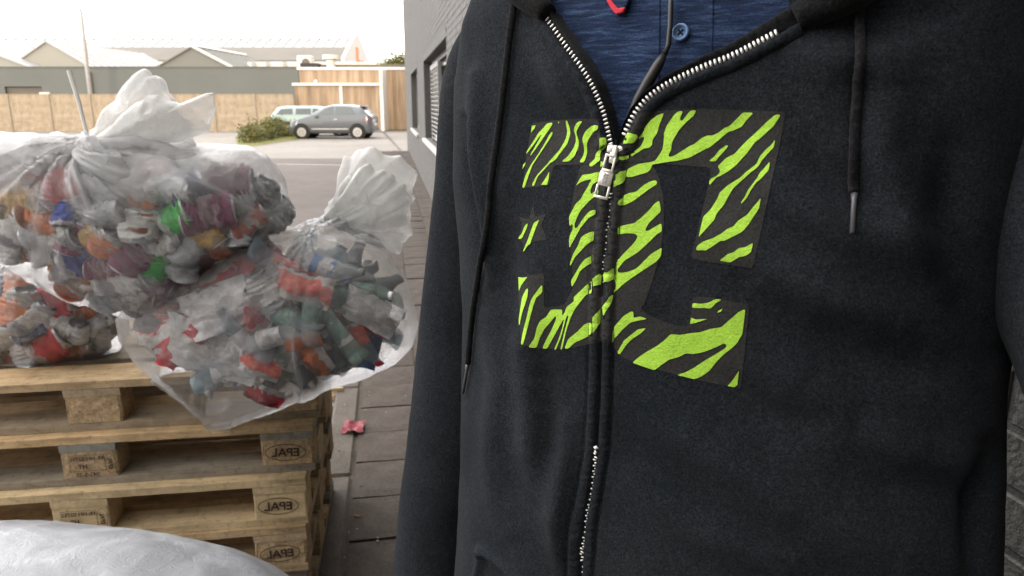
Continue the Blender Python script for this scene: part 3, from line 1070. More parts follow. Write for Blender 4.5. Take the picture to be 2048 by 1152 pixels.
cl, cr = gp(605, 278), gp(717, 278)
cc = (cl + cr) / 2
wbh = (cr - cl).length / 2
belt = [(-1.95, .62), (-1.80, .74), (-1.0, .95), (1.0, 1.02), (1.7, 1.04), (1.9, .98), (1.96, .70)]
roof = [(-1.95, .62), (-1.80, .74), (-1.15, .95), (-.92, 1.05), (-.25, 1.42), (.1, 1.50), (.9, 1.49), (1.42, 1.42), (1.50, 1.34), (1.80, 1.04), (1.96, .70)]
car = make_car('parked_car', 'grey five door hatchback parked side on by the wooden building', (cc.x, cc.y + .85, 0), R(-1.5), 3.84, .24, belt, roof, .85, M_CARPAINT,
               (-wbh, wbh), .30, [[(-.82, 1.04), (-.60, 1.05), (-.20, 1.33), (.05, 1.41), (.20, 1.42), (.20, 1.06)], [(.28, 1.06), (.28, 1.42), (.75, 1.42), (1.02, 1.38), (1.20, 1.10), (1.15, 1.08)]])
MB().cbox(1.35, 1.62, -.6, .6, 1.41, 1.45, .01).build('spoiler', M_CARPAINT, car)
MB().tube([(1.9, 0, .35), (2.12, 0, .33), (2.14, 0, .42)], .025, 6).build('tow_bar', M_STEEL, car)

q = gp(668, 270)
belt2 = [(-2.1, .62), (-1.9, .76), (-1.1, .95), (1.2, .98), (1.85, .98), (2.02, .9), (2.08, .6)]
roof2 = [(-2.1, .62), (-1.9, .76), (-1.2, .96), (-.5, 1.38), (0, 1.42), (1.4, 1.41), (1.72, 1.36), (1.98, .98), (2.08, .6)]
make_car('parked_car', 'pale mint estate car half hidden behind the grey hatchback', (gp(572, 268).x + 2.1, cc.y + 3.6, 0), R(180 + 4), 4.2, .26, belt2, roof2, .84, M_MINT,
         (-1.25, 1.25), .31, [[(-.75, 1.04), (-.45, 1.26), (-.1, 1.32), (0.0, 1.32), (0.0, 1.04)], [(.08, 1.04), (.08, 1.32), (.8, 1.32), (.8, 1.04)], [(.95, 1.04), (.95, 1.32), (1.5, 1.29), (1.72, 1.04)]])

# ------------------------------------------------------------------ pallets
DT = .022


def board_mesh(name, L, Wd, H, mat, nicks=True):
    """a sawn board along x with slightly ragged long edges"""
    n = max(2, int(L / .06))
    V, F = [], []
    for i in range(n + 1):
        x = L * i / n
        j = [random.uniform(-.0012, .0012) * (2.2 if random.random() < .12 else 1) for _ in range(4)]
        V += [(x, 0 + j[0], 0), (x, Wd + j[1], 0), (x, Wd + j[2], H + j[3] * .5), (x, j[1], H + j[0] * .5)]
    for i in range(n):
        a, b_ = i * 4, i * 4 + 4
        F += [(a, a + 1, b_ + 1, b_), (a + 1, a + 2, b_ + 2, b_ + 1), (a + 2, a + 3, b_ + 3, b_ + 2), (a + 3, a, b_, b_ + 3)]
    F += [(0, 3, 2, 1), (n * 4, n * 4 + 1, n * 4 + 2, n * 4 + 3)]
    return new_mesh(name, V, F, mat)


BM = {}
for key, mt in (('a', M_WOOD), ('f', M_WOODF), ('g', M_WOODG)):
    BM['deck145' + key] = board_mesh('deck_board', 1.2, .145, DT - .001, mt)
    BM['deck100' + key] = board_mesh('deck_board', 1.2, .100, DT - .001, mt)
    BM['cross' + key] = board_mesh('cross_board', .8, .145, DT - .001, mt)


def block_mesh(wx_, wy_, mat, rough=.0015, ch=.010):
    bm = bmesh.new()
    bmesh.ops.create_cube(bm, size=1)
    for v in bm.verts:
        v.co = Vector(((v.co.x + .5) * wx_, (v.co.y + .5) * wy_, (v.co.z + .5) * .0775))
    vert_e = [e_ for e_ in bm.edges if abs(e_.verts[0].co.z - e_.verts[1].co.z) > .01]
    bmesh.ops.bevel(bm, geom=vert_e, offset=ch, segments=2, affect='EDGES', profile=.5)
    bmesh.ops.triangulate(bm, faces=bm.faces[:])
    bmesh.ops.subdivide_edges(bm, edges=bm.edges[:], cuts=3, use_grid_fill=True)
    for v in bm.verts:
        if .002 < v.co.z < .0755:
            v.co += Vector((random.uniform(-1, 1), random.uniform(-1, 1), 0)) * rough
    me = bpy.data.meshes.new('block')
    bm.to_mesh(me); bm.free()
    me.materials.append(mat)
    return me


BLK = {'c': (block_mesh(.145, .1, M_CHIP), block_mesh(.145, .145, M_CHIP)), 'w': (block_mesh(.145, .1, M_WOODF, .0004, .005), block_mesh(.145, .145, M_WOODF, .0004, .005))}


def text_mesh(s, size, mat, bold=0.0):
    c = bpy.data.curves.new('txt', 'FONT')
    c.body = s
    c.size = size
    c.align_x = 'CENTER'
    c.align_y = 'CENTER'
    c.offset = bold
    c.extrude = .0003
    o = bpy.data.objects.new('txt', c)
    COL.objects.link(o)
    dg = bpy.context.evaluated_depsgraph_get()
    me = bpy.data.meshes.new_from_object(o.evaluated_get(dg))
    bpy.data.objects.remove(o)
    bpy.data.curves.remove(c)
    # the photograph is mirrored, so the lettering is too
    me.transform(Matrix.Scale(-1, 4, (1, 0, 0)))
    me.flip_normals()
    me.transform(Matrix.Rotation(math.pi / 2, 4, 'X'))
    me.materials.clear()
    me.materials.append(mat)
    return me


def ring_mesh(a, b_, th, mat, frame=False):
    V, F = [], []
    if frame:
        pts = [(-a, -b_), (a, -b_), (a, b_), (-a, b_)]
    else:
        pts = [(a * math.cos(2 * math.pi * k / 40), b_ * math.sin(2 * math.pi * k / 40)) for k in range(40)]
    n = len(pts)
    for (x, z) in pts:
        l = math.hypot(x / a, z / b_)
        V += [(x, 0, z), (x - math.copysign(th, x) * (1 if frame else abs(x / a)), 0, z - math.copysign(th, z) * (1 if frame else abs(z / b_)))]
    for k in range(n):
        k2 = (k + 1) % n
        F.append((2 * k, 2 * k2, 2 * k2 + 1, 2 * k + 1))
    return new_mesh('mark', V, F, mat)


T_EPAL = text_mesh('EPAL', .036, M_BURN, .0006)
T_EUR = text_mesh('EPAL', .016, M_BURN, .0003)
T_L1 = text_mesh('FR-HH 02752', .0155, M_BURN, .0002)
T_L2 = text_mesh('HT', .018, M_BURN, .0003)
T_L3 = text_mesh('042-5-20', .0165, M_BURN, .0002)
T_TOP = text_mesh('TAK', .022, M_BURN, .0006)
R_OV = ring_mesh(.056, .026, .0022, M_BURN)
R_OVS = ring_mesh(.014, .030, .0010, M_BURN)
R_BOX = ring_mesh(.046, .024, .0011, M_BURN, True)

ST_RZ = R(8.3)
#          x, y of the right front corner, top z, rotation, wood of front boards, blocks, look
PALS = [(-.556, 1.995, .864, R(8.6), 'aaag', 'cc', 'worn pallet on top of the stack with bags of cans lying on it'),
        (-.565, 1.950, .720, R(8.2), 'agga', 'cc', 'second pallet from the top with rough chipboard blocks and a grey bottom board'),
        (-.583, 1.907, .576, R(8.2), 'fffa', 'ww', 'third pallet from the top with pale fresh boards and a clear oval stamp'),
        (-.588, 1.894, .432, R(8.0), 'aafa', 'wc', 'fourth pallet from the top half hidden by the white bag'),
        (-.60, 1.915, .288, R(8.6), 'agaa', 'cc', 'fifth pallet from the top low in the stack'),
        (-.60, 1.90, .144, R(8.0), 'ggaa', 'cc', 'bottom pallet of the stack standing on the yard')]
for i, (x, y, zt_, rz_p, wd, bk, lab) in enumerate(PALS):
    P = empty('pallet', (x, y, zt_ - .144), rz_p, lab, 'pallet', 'pallets in the stack under the bags')
    yy = 0
    for j, (w, key) in enumerate(((.145, wd[0]), (.1, wd[3]), (.145, 'a'), (.1, 'a'), (.145, 'g'))):
        obj('deck_board', BM['deck%d%s' % (round(w * 1000), key)], P, (-1.2, yy, .144 - DT), (0, 0, 0))
        yy += w + .04125
    for xc in (-1.2, -.6725, -.145):
        obj('cross_board', BM['cross' + wd[1]], P, (xc + .145, 0, .1), (0, 0, math.pi / 2))
        for (yb, wi) in ((0, 0), (.3275, 1), (.7, 0)):
            bme = BLK[bk[1] if xc > -.5 else bk[0]][wi]
            obj('block', bme, P, (xc, yb + (.002 if yb == 0 else 0), DT + .0002))
    for (yb, w) in ((0, 100), (.3275, 145), (.7, 100)):
        obj('bottom_board', BM['deck%d%s' % (w, wd[2] if yb == 0 else 'a')], P, (-1.2, yb, 0))
    if i >= 1:
        o = obj('oval_mark', R_OV, P, (-.073 + random.uniform(-.006, .004), -.0012, .061), (0, random.uniform(-.05, .05), 0))
        obj('stamp', T_EPAL, o, (0, -.0006, -.001))
    else:
        obj('stamp', T_TOP, P, (-.06, -.0012, .082), (0, R(8), 0))
    if i in (1, 2, 4):
        o = obj('frame_mark', R_BOX, P, (-.604, -.0012, .066))
        obj('stamp', T_L1, o, (0, -.0006, .013)); obj('stamp', T_L2, o, (-.012, -.0006, -.010)); obj('stamp', T_L3, o, (-.002, -.0006, -.034))
        o = obj('oval_mark', R_OVS, P, (-.545, -.0012, .062))
        obj('stamp', T_EUR, o, (0, -.0006, 0), (0, R(90), 0))

# ------------------------------------------------------------------ rubbish bags
def poly_radius(poly, c, phis):
    P = np.array(poly, float) - np.array(c)
    out = np.zeros(len(phis))
    A, B = P, np.roll(P, -1, 0)
    for i, ph in enumerate(phis):
        d = np.array([math.cos(ph), math.sin(ph)])
        best = 0
        for a, b_ in zip(A, B):
            e_ = b_ - a
            den = d[0] * e_[1] - d[1] * e_[0]
            if abs(den) < 1e-9: continue
            t_ = (a[0] * e_[1] - a[1] * e_[0]) / den
            s_ = (a[0] * d[1] - a[1] * d[0]) / den
            if t_ > 0 and -1e-6 <= s_ <= 1 + 1e-6: best = max(best, t_)
        out[i] = best
    return out


def pillow(outline, c, Yc, Df, Db, nphi=150, nal=70, amp=.012, freq=7, knot=None, kamp=.02, kreach=.5, kn=11, seed=0, clamp=None, smooth=2, Ysl=0.0, top=None):
    phis = np.linspace(0, 2 * math.pi, nphi, endpoint=False)
    Rr = poly_radius(outline, c, phis)
    for _ in range(smooth):
        Rr = (np.roll(Rr, 1) + Rr * 2 + np.roll(Rr, -1)) / 4
    al = np.linspace(0, math.pi, nal)
    AL, PH = np.meshgrid(al[1:-1], phis, indexing='ij')
    RR = np.broadcast_to(Rr, AL.shape)
    sa = np.sin(AL) ** .85
    px = c[0] + RR * sa * np.cos(PH)
    py = c[1] + RR * sa * np.sin(PH)
    ca = np.cos(AL)
    Y = Yc - np.where(ca > 0, Df, Db) * np.sign(ca) * np.abs(ca) ** .9 + Ysl * (py - c[1]) / 100
    P = atv(px, py, Y)
    poles = [atv(np.array(float(c[0])), np.array(float(c[1])), np.array(Yc - Df)), atv(np.array(float(c[0])), np.array(float(c[1])), np.array(Yc + Db))]
    shp = P.shape
    Pf = np.concatenate([poles[0][None], P.reshape(-1, 3), poles[1][None]])
    cen = np.array(at(c[0], c[1], Yc))
    nrm = Pf - cen
    nrm /= np.linalg.norm(nrm, axis=1)[:, None] + 1e-9
    d = fbm(Pf * freq + seed * 5.1, 4, True) * amp + fbm(Pf * freq * .5 + seed, 2) * amp * .8
    cross = (1 - np.abs(vnoise(Pf * 5.5 + seed * 3.3))) ** 12
    dens = .22 * cross
    d = d + .006 * cross
    if knot is not None:
        K = np.array(knot)
        v = Pf - K
        dist = np.linalg.norm(v, axis=1)
        an = np.arctan2(v[:, 2], v[:, 0]) + .25 * fbm(Pf * 5 + seed, 2)
        fall = np.exp(-(dist / kreach) ** 2)
        rd = np.sin(an * kn) * .5 + np.sin(an * kn * 2.3 + 1.3) * .3 + np.sin(an * kn * 4.1 + .5) * .2
        d = d * (1 - .5 * fall) + rd * kamp * fall * np.minimum(1, dist / .08)
        dens = fall * (.55 + .45 * rd)
        lines = (1 - np.abs(vnoise(np.stack([an * 3.2, dist * 2.2, 0 * an + seed], -1)))) ** 9
        lines2 = (1 - np.abs(vnoise(np.stack([an * 6.5, dist * 5, 0 * an + seed + 9], -1)))) ** 8
        lw_ = np.exp(-(dist / .75) ** 2) * np.minimum(1, dist / .1)
        d = d + (.010 * lines + .005 * lines2) * lw_
        dens = np.maximum(dens, (.75 * lines + .45 * lines2) * lw_)
    Pf = Pf + nrm * d[:, None]
    if top is not None:
        zt0, zt1, amt = top
        k_ = np.clip((Pf[:, 2] - zt0) / (zt1 - zt0), 0, 1)
        dens = np.maximum(dens, amt * k_ * k_ * (3 - 2 * k_) * (.75 + .5 * fbm(Pf * np.array([9, 9, 3]) + seed, 3, True)))
    if clamp: Pf = clamp(Pf)
    na = nal - 2
    F = []
    for i in range(na - 1):
        for k in range(nphi):
            k2 = (k + 1) % nphi
            F.append((1 + i * nphi + k, 1 + i * nphi + k2, 1 + (i + 1) * nphi + k2, 1 + (i + 1) * nphi + k))
    last = len(Pf) - 1
    for k in range(nphi):
        k2 = (k + 1) % nphi
        F.append((0, 1 + k2, 1 + k))
        F.append((last, 1 + (na - 1) * nphi + k, 1 + (na - 1) * nphi + k2))
    return Pf, F, dens


def film_obj(name, data, mat, parent):
    P, F, dens = data
    base = np.array(parent.location) if parent else 0
    me = new_mesh(name, P - base, F, mat, True)
    a_ = me.attributes.new('dens', 'FLOAT', 'POINT')
    a_.data.foreach_set('value', np.clip(dens, 0, 1).astype(np.float32))
    return obj(name, me, parent)


F_A = mat_film('milky_film', .03, .14, .56, wr=.10, gloss=.34, rough=.15)
F_C = mat_film('clear_film', .05, .16, .36, rough=.12, wr=.08, gloss=.45)
F_T = mat_film('gathered_film', .24, .36, .40, tint=(.95, .95, .93), wr=.25, gloss=.30)
F_E = mat_film('white_film', .88, .1, .1, tint=(.86, .89, .95), wr=.3, gloss=.32, rough=.28, bd=.011, tone=.60)

ROT = np.array([[math.cos(ST_RZ), math.sin(ST_RZ)], [-math.sin(ST_RZ), math.cos(ST_RZ)]])


def clamp_deck(P):                       # keep the film on top of the pallets
    q = (P[:, :2] - np.array([-.556, 1.985])) @ ROT.T
    inside = (q[:, 0] < .0) & (q[:, 1] > -.02)
    z = P[:, 2].copy()
    P = P.copy()
    low = inside & (z < .868)
    # what would sink into the deck near its front edge bulges out in front of it instead
    P[:, 2] = np.where(low & (q[:, 1] > .05), .868, z)
    back = low & (q[:, 1] <= .05)
    P[:, 1] = np.where(back, P[:, 1] - (q[:, 1] + .02), P[:, 1])
    return P


OUT_A = [(-220, 330), (-150, 275), (-60, 262), (60, 272), (150, 285), (180, 282), (240, 290), (330, 288), (430, 290), (500, 296), (535, 315), (560, 360), (577, 410),
         (578, 450), (545, 480), (470, 520), (410, 550), (380, 575), (345, 610), (315, 635), (290, 641), (235, 632), (150, 600), (60, 560), (0, 520), (-120, 520), (-220, 450)]
OUT_C = [(240, 640), (265, 600), (320, 560), (400, 520), (470, 480), (560, 462), (620, 448), (655, 438), (700, 452), (755, 490), (800, 545), (826, 600), (833, 650), (822, 695),
         (780, 730), (700, 765), (600, 798), (520, 830), (450, 856), (415, 858), (405, 840), (345, 790), (280, 730), (243, 680)]
OUT_CI = [(262, 640), (330, 575), (470, 492), (600, 470), (700, 480), (775, 540), (812, 600), (818, 660), (790, 710), (690, 755), (600, 775), (520, 795), (440, 800), (350, 755), (285, 700)]
OUT_D = [(-160, 600), (-60, 520), (60, 520), (180, 570), (230, 620), (243, 660), (240, 700), (205, 722), (150, 740), (80, 758), (0, 768), (-100, 772), (-170, 720)]
OUT_E = [(-420, 1180), (-300, 1075), (-100, 1045), (0, 1046), (120, 1052), (250, 1062), (380, 1082), (470, 1105), (540, 1135), (600, 1175), (640, 1300), (650, 1450), (560, 1680),
         (200, 1780), (-200, 1700), (-420, 1500)]

knotA = at(178, 283, 1.66)
bagA = empty('rubbish_bag', at(230, 600, 2.0), 0, 'big milky bag of crushed cans tied with a white cable tie', 'rubbish bag', 'bags of cans and bottles')
dA = pillow(OUT_A, (215, 440), 1.76, .26, .45, 330, 130, .007, 7, knotA, .018, .26, 10, 1, top=(at(200, 430, 1.55).z, at(200, 330, 1.55).z, .95))
film_obj('film', dA, F_A, bagA)
knotC = at(655, 442, 1.84)
bagC = empty('rubbish_bag', at(540, 800, 1.9), 0, 'clear bag of plastic bottles with red labels hanging over the pallet corner', 'rubbish bag', 'bags of cans and bottles')
dC = pillow(OUT_C, (545, 640), 1.80, .23, .34, 330, 130, .008, 7, knotC, .016, .22, 9, 2, clamp_deck, top=(at(600, 700, 1.7).z, at(600, 460, 1.7).z, .52))
film_obj('film', dC, F_C, bagC)
bagD = empty('rubbish_bag', at(60, 760, 2.0), 0, 'dark looking clear bag of cans squeezed under the big bag at the left edge', 'rubbish bag', 'bags of cans and bottles')
dD = pillow(OUT_D, (40, 650), 2.20, .22, .35, 200, 90, .010, 8, None, seed=3, clamp=clamp_deck)
film_obj('film', dD, F_C, bagD)
bagE = empty('rubbish_bag', (-.95, 1.25, 0), 0, 'full bluish white bag standing on the ground in front of the pallets', 'rubbish bag', 'bags of cans and bottles')
dE = pillow(OUT_E, (120, 1400), 1.28, .30, .32, 150, 80, .010, 4, None, seed=4)
Pz = dE[0]; Pz[:, 2] = np.maximum(Pz[:, 2], .012)
film_obj('film', (Pz, dE[1], dE[2] + .6), F_E, bagE)


# gathered necks of the bags: several crumpled fans
def neck(parent, polys, c0, Y, seed, knot, mat=F_T):
    for i, (poly, c, dY) in enumerate(polys):
        d_ = pillow(poly, c, Y + dY, .035, .035, 130, 30, .010, 12, knot, .022, .35, 9, seed + i, smooth=1)
        film_obj('neck', (d_[0], d_[1], d_[2] * .7 + .15), mat, parent)


neck(bagA, [([(172, 290), (176, 268), (215, 235), (250, 215), (258, 180), (270, 163), (287, 155), (322, 168), (345, 200), (372, 240), (380, 275), (390, 305), (300, 318), (230, 302)], (282, 240), .02),
            ([(175, 290), (240, 240), (290, 200), (350, 212), (370, 222), (395, 203), (420, 176), (424, 225), (412, 262), (360, 275), (300, 290), (230, 300)], (310, 240), -.03)], None, 1.67, 11, knotA)
neck(bagC, [([(640, 445), (655, 425), (672, 380), (684, 335), (688, 312), (720, 308), (795, 318), (826, 350), (832, 372), (815, 415), (822, 480), (800, 502), (760, 488), (700, 462)], (745, 400), .02),
            ([(645, 440), (668, 395), (700, 350), (740, 345), (800, 360), (812, 400), (800, 440), (770, 470), (700, 458)], (735, 405), -.03)], None, 1.83, 21, knotC)
# film gathered up below the knot of the big bag
neck(bagA, [([(172, 276), (196, 286), (222, 300), (262, 345), (292, 400), (280, 425), (235, 410), (200, 400), (150, 345), (160, 300)], (205, 340), -.02),
            ([(175, 276), (200, 281), (300, 290), (380, 300), (440, 330), (380, 372), (300, 385), (230, 330), (185, 292)], (290, 330), .04),
            ([(178, 276), (170, 290), (100, 345), (20, 385), (-60, 390), (-40, 310), (60, 280), (140, 276)], (60, 325), .03)], None, 1.58, 31, knotA, F_A)
# cable tie
tie = empty('cable_tie', knotA, 0, 'long white cable tie sticking up from the knot of the big bag', 'cable tie')
pts = [at(178, 284, 1.63), at(172, 262, 1.63), at(158, 205, 1.63), at(138, 140, 1.63)]
MB().tube([p_ - knotA for p_ in pts], [.0035, .0045, .0050, .0058], 6, flat=.4).build('strap', M_TIE, tie)
loop = [knotA + Vector((math.cos(a) * .020, math.sin(a) * .020 - .01, .012 * math.sin(a))) - knotA for a in np.linspace(0, 2 * math.pi, 17)]
MB().tube(loop, .004, 6, cap=False).build('loop', M_TIE, tie)
lp = [Vector((math.cos(a) * .022, math.sin(a) * .022, .01 * math.sin(a))) for a in np.linspace(0, 2 * math.pi, 17)]
tieC = MB().tube([p_ for p_ in lp], .004, 6, cap=False).build('tape_ring', M_TIE, None)
tieC.location = knotC
tag(tieC, 'thin tie round the neck of the bottle bag over the pallet corner', 'tie')


# ------------------------------------------------------------------ contents: crushed cans and bottles
M_ALU = mat_plain('bare_aluminium', (0.50, 0.50, 0.51), .32, .85, .2, 30, .004, 60)
CAN_MATS = {
    'silver': mat_label('can_silver', (.46, .47, .48), (.70, .71, .72), 1),
    'white': mat_label('can_white', (.70, .69, .66), (.46, .47, .50), 0),
    'red': mat_label('can_red', (.52, .02, .035), (.70, .62, .60), 0),
    'orange': mat_label('can_orange', (.60, .17, .04), (.60, .54, .48), 2),
    'rust': mat_label('can_rust', (.42, .10, .05), (.60, .52, .48), 1),
    'green': mat_label('can_green', (.04, .42, .06), (.65, .72, .62), 0),
    'blue': mat_label('can_blue', (.035, .07, .36), (.66, .68, .74), 0),
    'purple': mat_label('can_purple', (.20, .04, .10), (.44, .30, .34), 1),
    'gold': mat_label('can_gold', (.52, .30, .06), (.66, .60, .50), 2),
    'navy': mat_label('can_navy', (.02, .03, .09), (.14, .16, .2), 1),
    'pink': mat_label('can_pink', (.62, .16, .16), (.72, .60, .58), 0),
}


def can_shape(k):
    rnd = np.random.default_rng(50 + k)
    n, mrows = 18, 28
    Lc, r = .125, .033
    V, F, MI = [], [], []
    flat = [.34, .45, .60, .28, .40, .50][k]
    shrt = [1, .9, .6, 1.05, .75, .85][k]
    for i in range(mrows + 1):
        u = i / mrows
        z = (u - .5) * Lc * shrt
        rr = r * (.80 if i in (0, mrows) else (.95 if i in (1, mrows - 1) else 1))
        for j in range(n):
            a = 2 * math.pi * j / n
            x, y = rr * math.cos(a), rr * math.sin(a)
            V.append([x, y, z])
    V = np.array(V)
    mid = 1 - np.abs(V[:, 2] / (Lc * .5 * shrt)) ** 3
    fl = 1 - (1 - flat) * mid
    V[:, 1] *= fl
    V[:, 0] *= 1 + (1 - fl) * .35
    cr = fbm(V * np.array([26, 26, 85]) + k * 9, 3, True) * .010
    cr = cr + .0021 * np.sin(V[:, 2] * 2 * np.pi / .0125 + 2.2 * vnoise(V * 28 + k)) * (.4 + .6 * (vnoise(V * 18 + 5 + k) > -.2))
    rad = V.copy(); rad[:, 2] = 0
    rad /= np.linalg.norm(rad, axis=1)[:, None] + 1e-6
    V += rad * (cr * (.25 + .75 * mid))[:, None]
    V[:, 0] += .22 * (V[:, 2] ** 2) / .06 * rnd.uniform(-1, 1)
    V[:, 2] += V[:, 0] * rnd.uniform(-.35, .35)
    for i in range(mrows):
        for j in range(n):
            j2 = (j + 1) % n
            F.append((i * n + j, i * n + j2, (i + 1) * n + j2, (i + 1) * n + j))
            MI.append(1 if i in (0, mrows - 1) else 0)
    V = V.tolist()
    for end, base in ((0, 0), (1, mrows * n)):
        ring = [V[base + j] for j in range(n)]
        c = np.mean(ring, 0)
        dz = .004 if end == 0 else -.004
        k0 = len(V)
        for j in range(n):
            V.append([c[0] + (ring[j][0] - c[0]) * .86, c[1] + (ring[j][1] - c[1]) * .86, ring[j][2] + dz])
        for j in range(n):
            j2 = (j + 1) % n
            F.append((base + j, k0 + j, k0 + j2, base + j2) if end else (base + j2, k0 + j2, k0 + j, base + j)); MI.append(1)
        F.append(tuple(k0 + j for j in range(n)) if end else tuple(k0 + j for j in range(n))[::-1]); MI.append(1)
    me = new_mesh('crushed_can', V, F, [CAN_MATS['silver'], M_ALU], True, MI)
    return me


CANS = [can_shape(k) for k in range(6)]
M_PET = {}
for nm, c in (('clear', (.72, .76, .76)), ('green', (.38, .55, .46)), ('blue', (.45, .60, .68))):
    m, t, b = nodes('pet_' + nm)
    b.inputs['Base Color'].default_value = (*c, 1)
    b.inputs['Roughness'].default_value = .12
    b.inputs['Transmission Weight'].default_value = 0.0
    b.inputs['Alpha'].default_value = .42
    v = coords(t)
    bump(t, b, noise(t, v, 38, 4, .6, 1.0), .012, .9)
    M_PET[nm] = m
M_CAP = {'blue': mat_plain('cap_blue', (.04, .13, .42), .4), 'white': mat_plain('cap_white', (.75, .75, .75), .4), 'red': mat_plain('cap_red', (.45, .03, .04), .4), 'grey': mat_plain('cap_grey', (.20, .23, .22), .5)}
LABELS = {k: mat_label('wrap_' + k, c, (.75, .72, .7), s_) for k, c, s_ in (('red', (.55, .03, .05), 2), ('coral', (.70, .14, .10), 0), ('blue', (.05, .16, .38), 1), ('orange', (.62, .17, .05), 2), ('green', (.16, .26, .22), 0), ('white', (.72, .74, .75), 1))}


def bottle_shape(k):
    n, prof = 16, [(0, .018), (.004, .028), (.02, .032), (.06, .031), (.085, .030), (.13, .031), (.15, .030), (.175, .022), (.195, .013), (.21, .0125)]
    V, F, MI = [], [], []
    for z, r in prof:
        for j in range(n):
            a = 2 * math.pi * j / n
            V.append([r * math.cos(a), r * math.sin(a), z - .1])
    V = np.array(V)
    mid = np.clip(1 - np.abs(V[:, 2] / .09) ** 4, 0, 1)
    fl = [.45, .7, .35][k]
    V[:, 1] *= 1 - (1 - fl) * mid
    rad = V.copy(); rad[:, 2] = 0
    rad /= np.linalg.norm(rad, axis=1)[:, None] + 1e-6
    V += rad * (fbm(V * 40 + 3 * k, 3, True) * .006 * mid)[:, None]
    V[:, 0] += (V[:, 2] ** 2) * [2.0, -3.0, 1.0][k]
    m_ = len(prof)
    for i in range(m_ - 1):
        for j in range(n):
            j2 = (j + 1) % n
            F.append((i * n + j, i * n + j2, (i + 1) * n + j2, (i + 1) * n + j))
            MI.append(1 if i in (3, 4) else (2 if i == m_ - 2 else 0))
    F.append(tuple(range(n))[::-1]); MI.append(0)
    F.append(tuple((m_ - 1) * n + j for j in range(n))); MI.append(2)
    return new_mesh('plastic_bottle', V, F, [M_PET['clear'], LABELS['red'], M_CAP['blue']], True, MI)


BOTS = [bottle_shape(k) for k in range(3)]


def wrapper_shape(k):
    n = 16
    rnd = np.random.default_rng(80 + k)
    g = np.linspace(-.5, .5, n)
    X, Z = np.meshgrid(g * .16, g * .12)
    P = np.stack([X.ravel(), np.zeros(n * n), Z.ravel()], -1)
    P[:, 1] = fbm(P * 14 + k * 7, 2) * .035 + fbm(P * 34 + k, 2, True) * .007 + P[:, 0] ** 2 * 3
    P[:, 0] += fbm(P * 15 + k, 2) * .02
    F = [(i * n + j, i * n + j + 1, (i + 1) * n + j + 1, (i + 1) * n + j) for i in range(n - 1) for j in range(n - 1)]
    return new_mesh('wrapper', P, F, [LABELS['white']], True)


WRAPS = [wrapper_shape(k) for k in range(3)]


def set_mats(o, ms):
    for i, m_ in enumerate(ms):
        o.material_slots[i].link = 'OBJECT'
        o.material_slots[i].material = m_


def euler_r(rnd):
    """lying mostly along the film: long axis turned in the upright plane, then a little tilt"""
    M_ = Matrix.Rotation(rnd.uniform(-.45, .45), 3, 'X') @ Matrix.Rotation(rnd.uniform(-.35, .35), 3, 'Z') @ Matrix.Rotation(rnd.uniform(0, 6.28), 3, 'Y') @ Matrix.Rotation(rnd.gauss(0, .45), 3, 'Z')
    return M_.to_euler()


def zone(px, py, box):
    u, v_ = (px - box[0]) / (box[1] - box[0]), (py - box[2]) / (box[3] - box[2])
    return ('top ' if v_ < .36 else 'bottom ' if v_ > .68 else 'middle ') + ('left' if u < .33 else 'right' if u > .66 else 'centre')


def put_can(p, colr, rot, bagname, group, sc=1.0, lab=None, zn=''):
    o = obj('crushed_can', random.choice(CANS), None, p, rot, (sc,) * 3)
    set_mats(o, [CAN_MATS[colr], M_ALU])
    names = {'silver': 'bare silver', 'white': 'white and grey', 'red': 'red', 'orange': 'orange', 'rust': 'rust red', 'green': 'bright green', 'blue': 'deep blue', 'purple': 'dark purple', 'gold': 'golden', 'navy': 'navy', 'pink': 'pale pink'}
    tag(o, lab or 'crushed %s drinks can %s of the %s' % (names[colr], zn, bagname), 'can', group)
    return o


def put_bottle(p, film, lab_, cap, rot, bagname, group, sc=1.0, zn=''):
    o = obj('plastic_bottle', random.choice(BOTS), None, p, rot, (sc,) * 3)
    set_mats(o, [M_PET[film], LABELS[lab_], M_CAP[cap]])
    tag(o, 'squashed %s bottle with %s label %s of the %s' % (film, lab_, zn, bagname), 'bottle', group)
    return o


def seg_dist(px, py, pts):
    """distance in pixels to a polyline, and the side (+ = right of the travel direction)"""
    pts = np.array(pts, float)
    best = np.full(px.shape, 1e9); side = np.zeros(px.shape); along = np.zeros(px.shape)
    L0 = 0
    for a, b_ in zip(pts[:-1], pts[1:]):
        e_ = b_ - a
        L2 = (e_ ** 2).sum()
        tt = np.clip(((px - a[0]) * e_[0] + (py - a[1]) * e_[1]) / L2, 0, 1)
        qx, qy = a[0] + e_[0] * tt, a[1] + e_[1] * tt
        d = np.hypot(px - qx, py - qy)
        m_ = d < best
        best = np.where(m_, d, best)
        side = np.where(m_, np.sign(e_[0] * (py - a[1]) - e_[1] * (px - a[0])), side)
        along = np.where(m_, L0 + tt * math.sqrt(L2), along)
        L0 += math.sqrt(L2)
    return best, side, along / L0


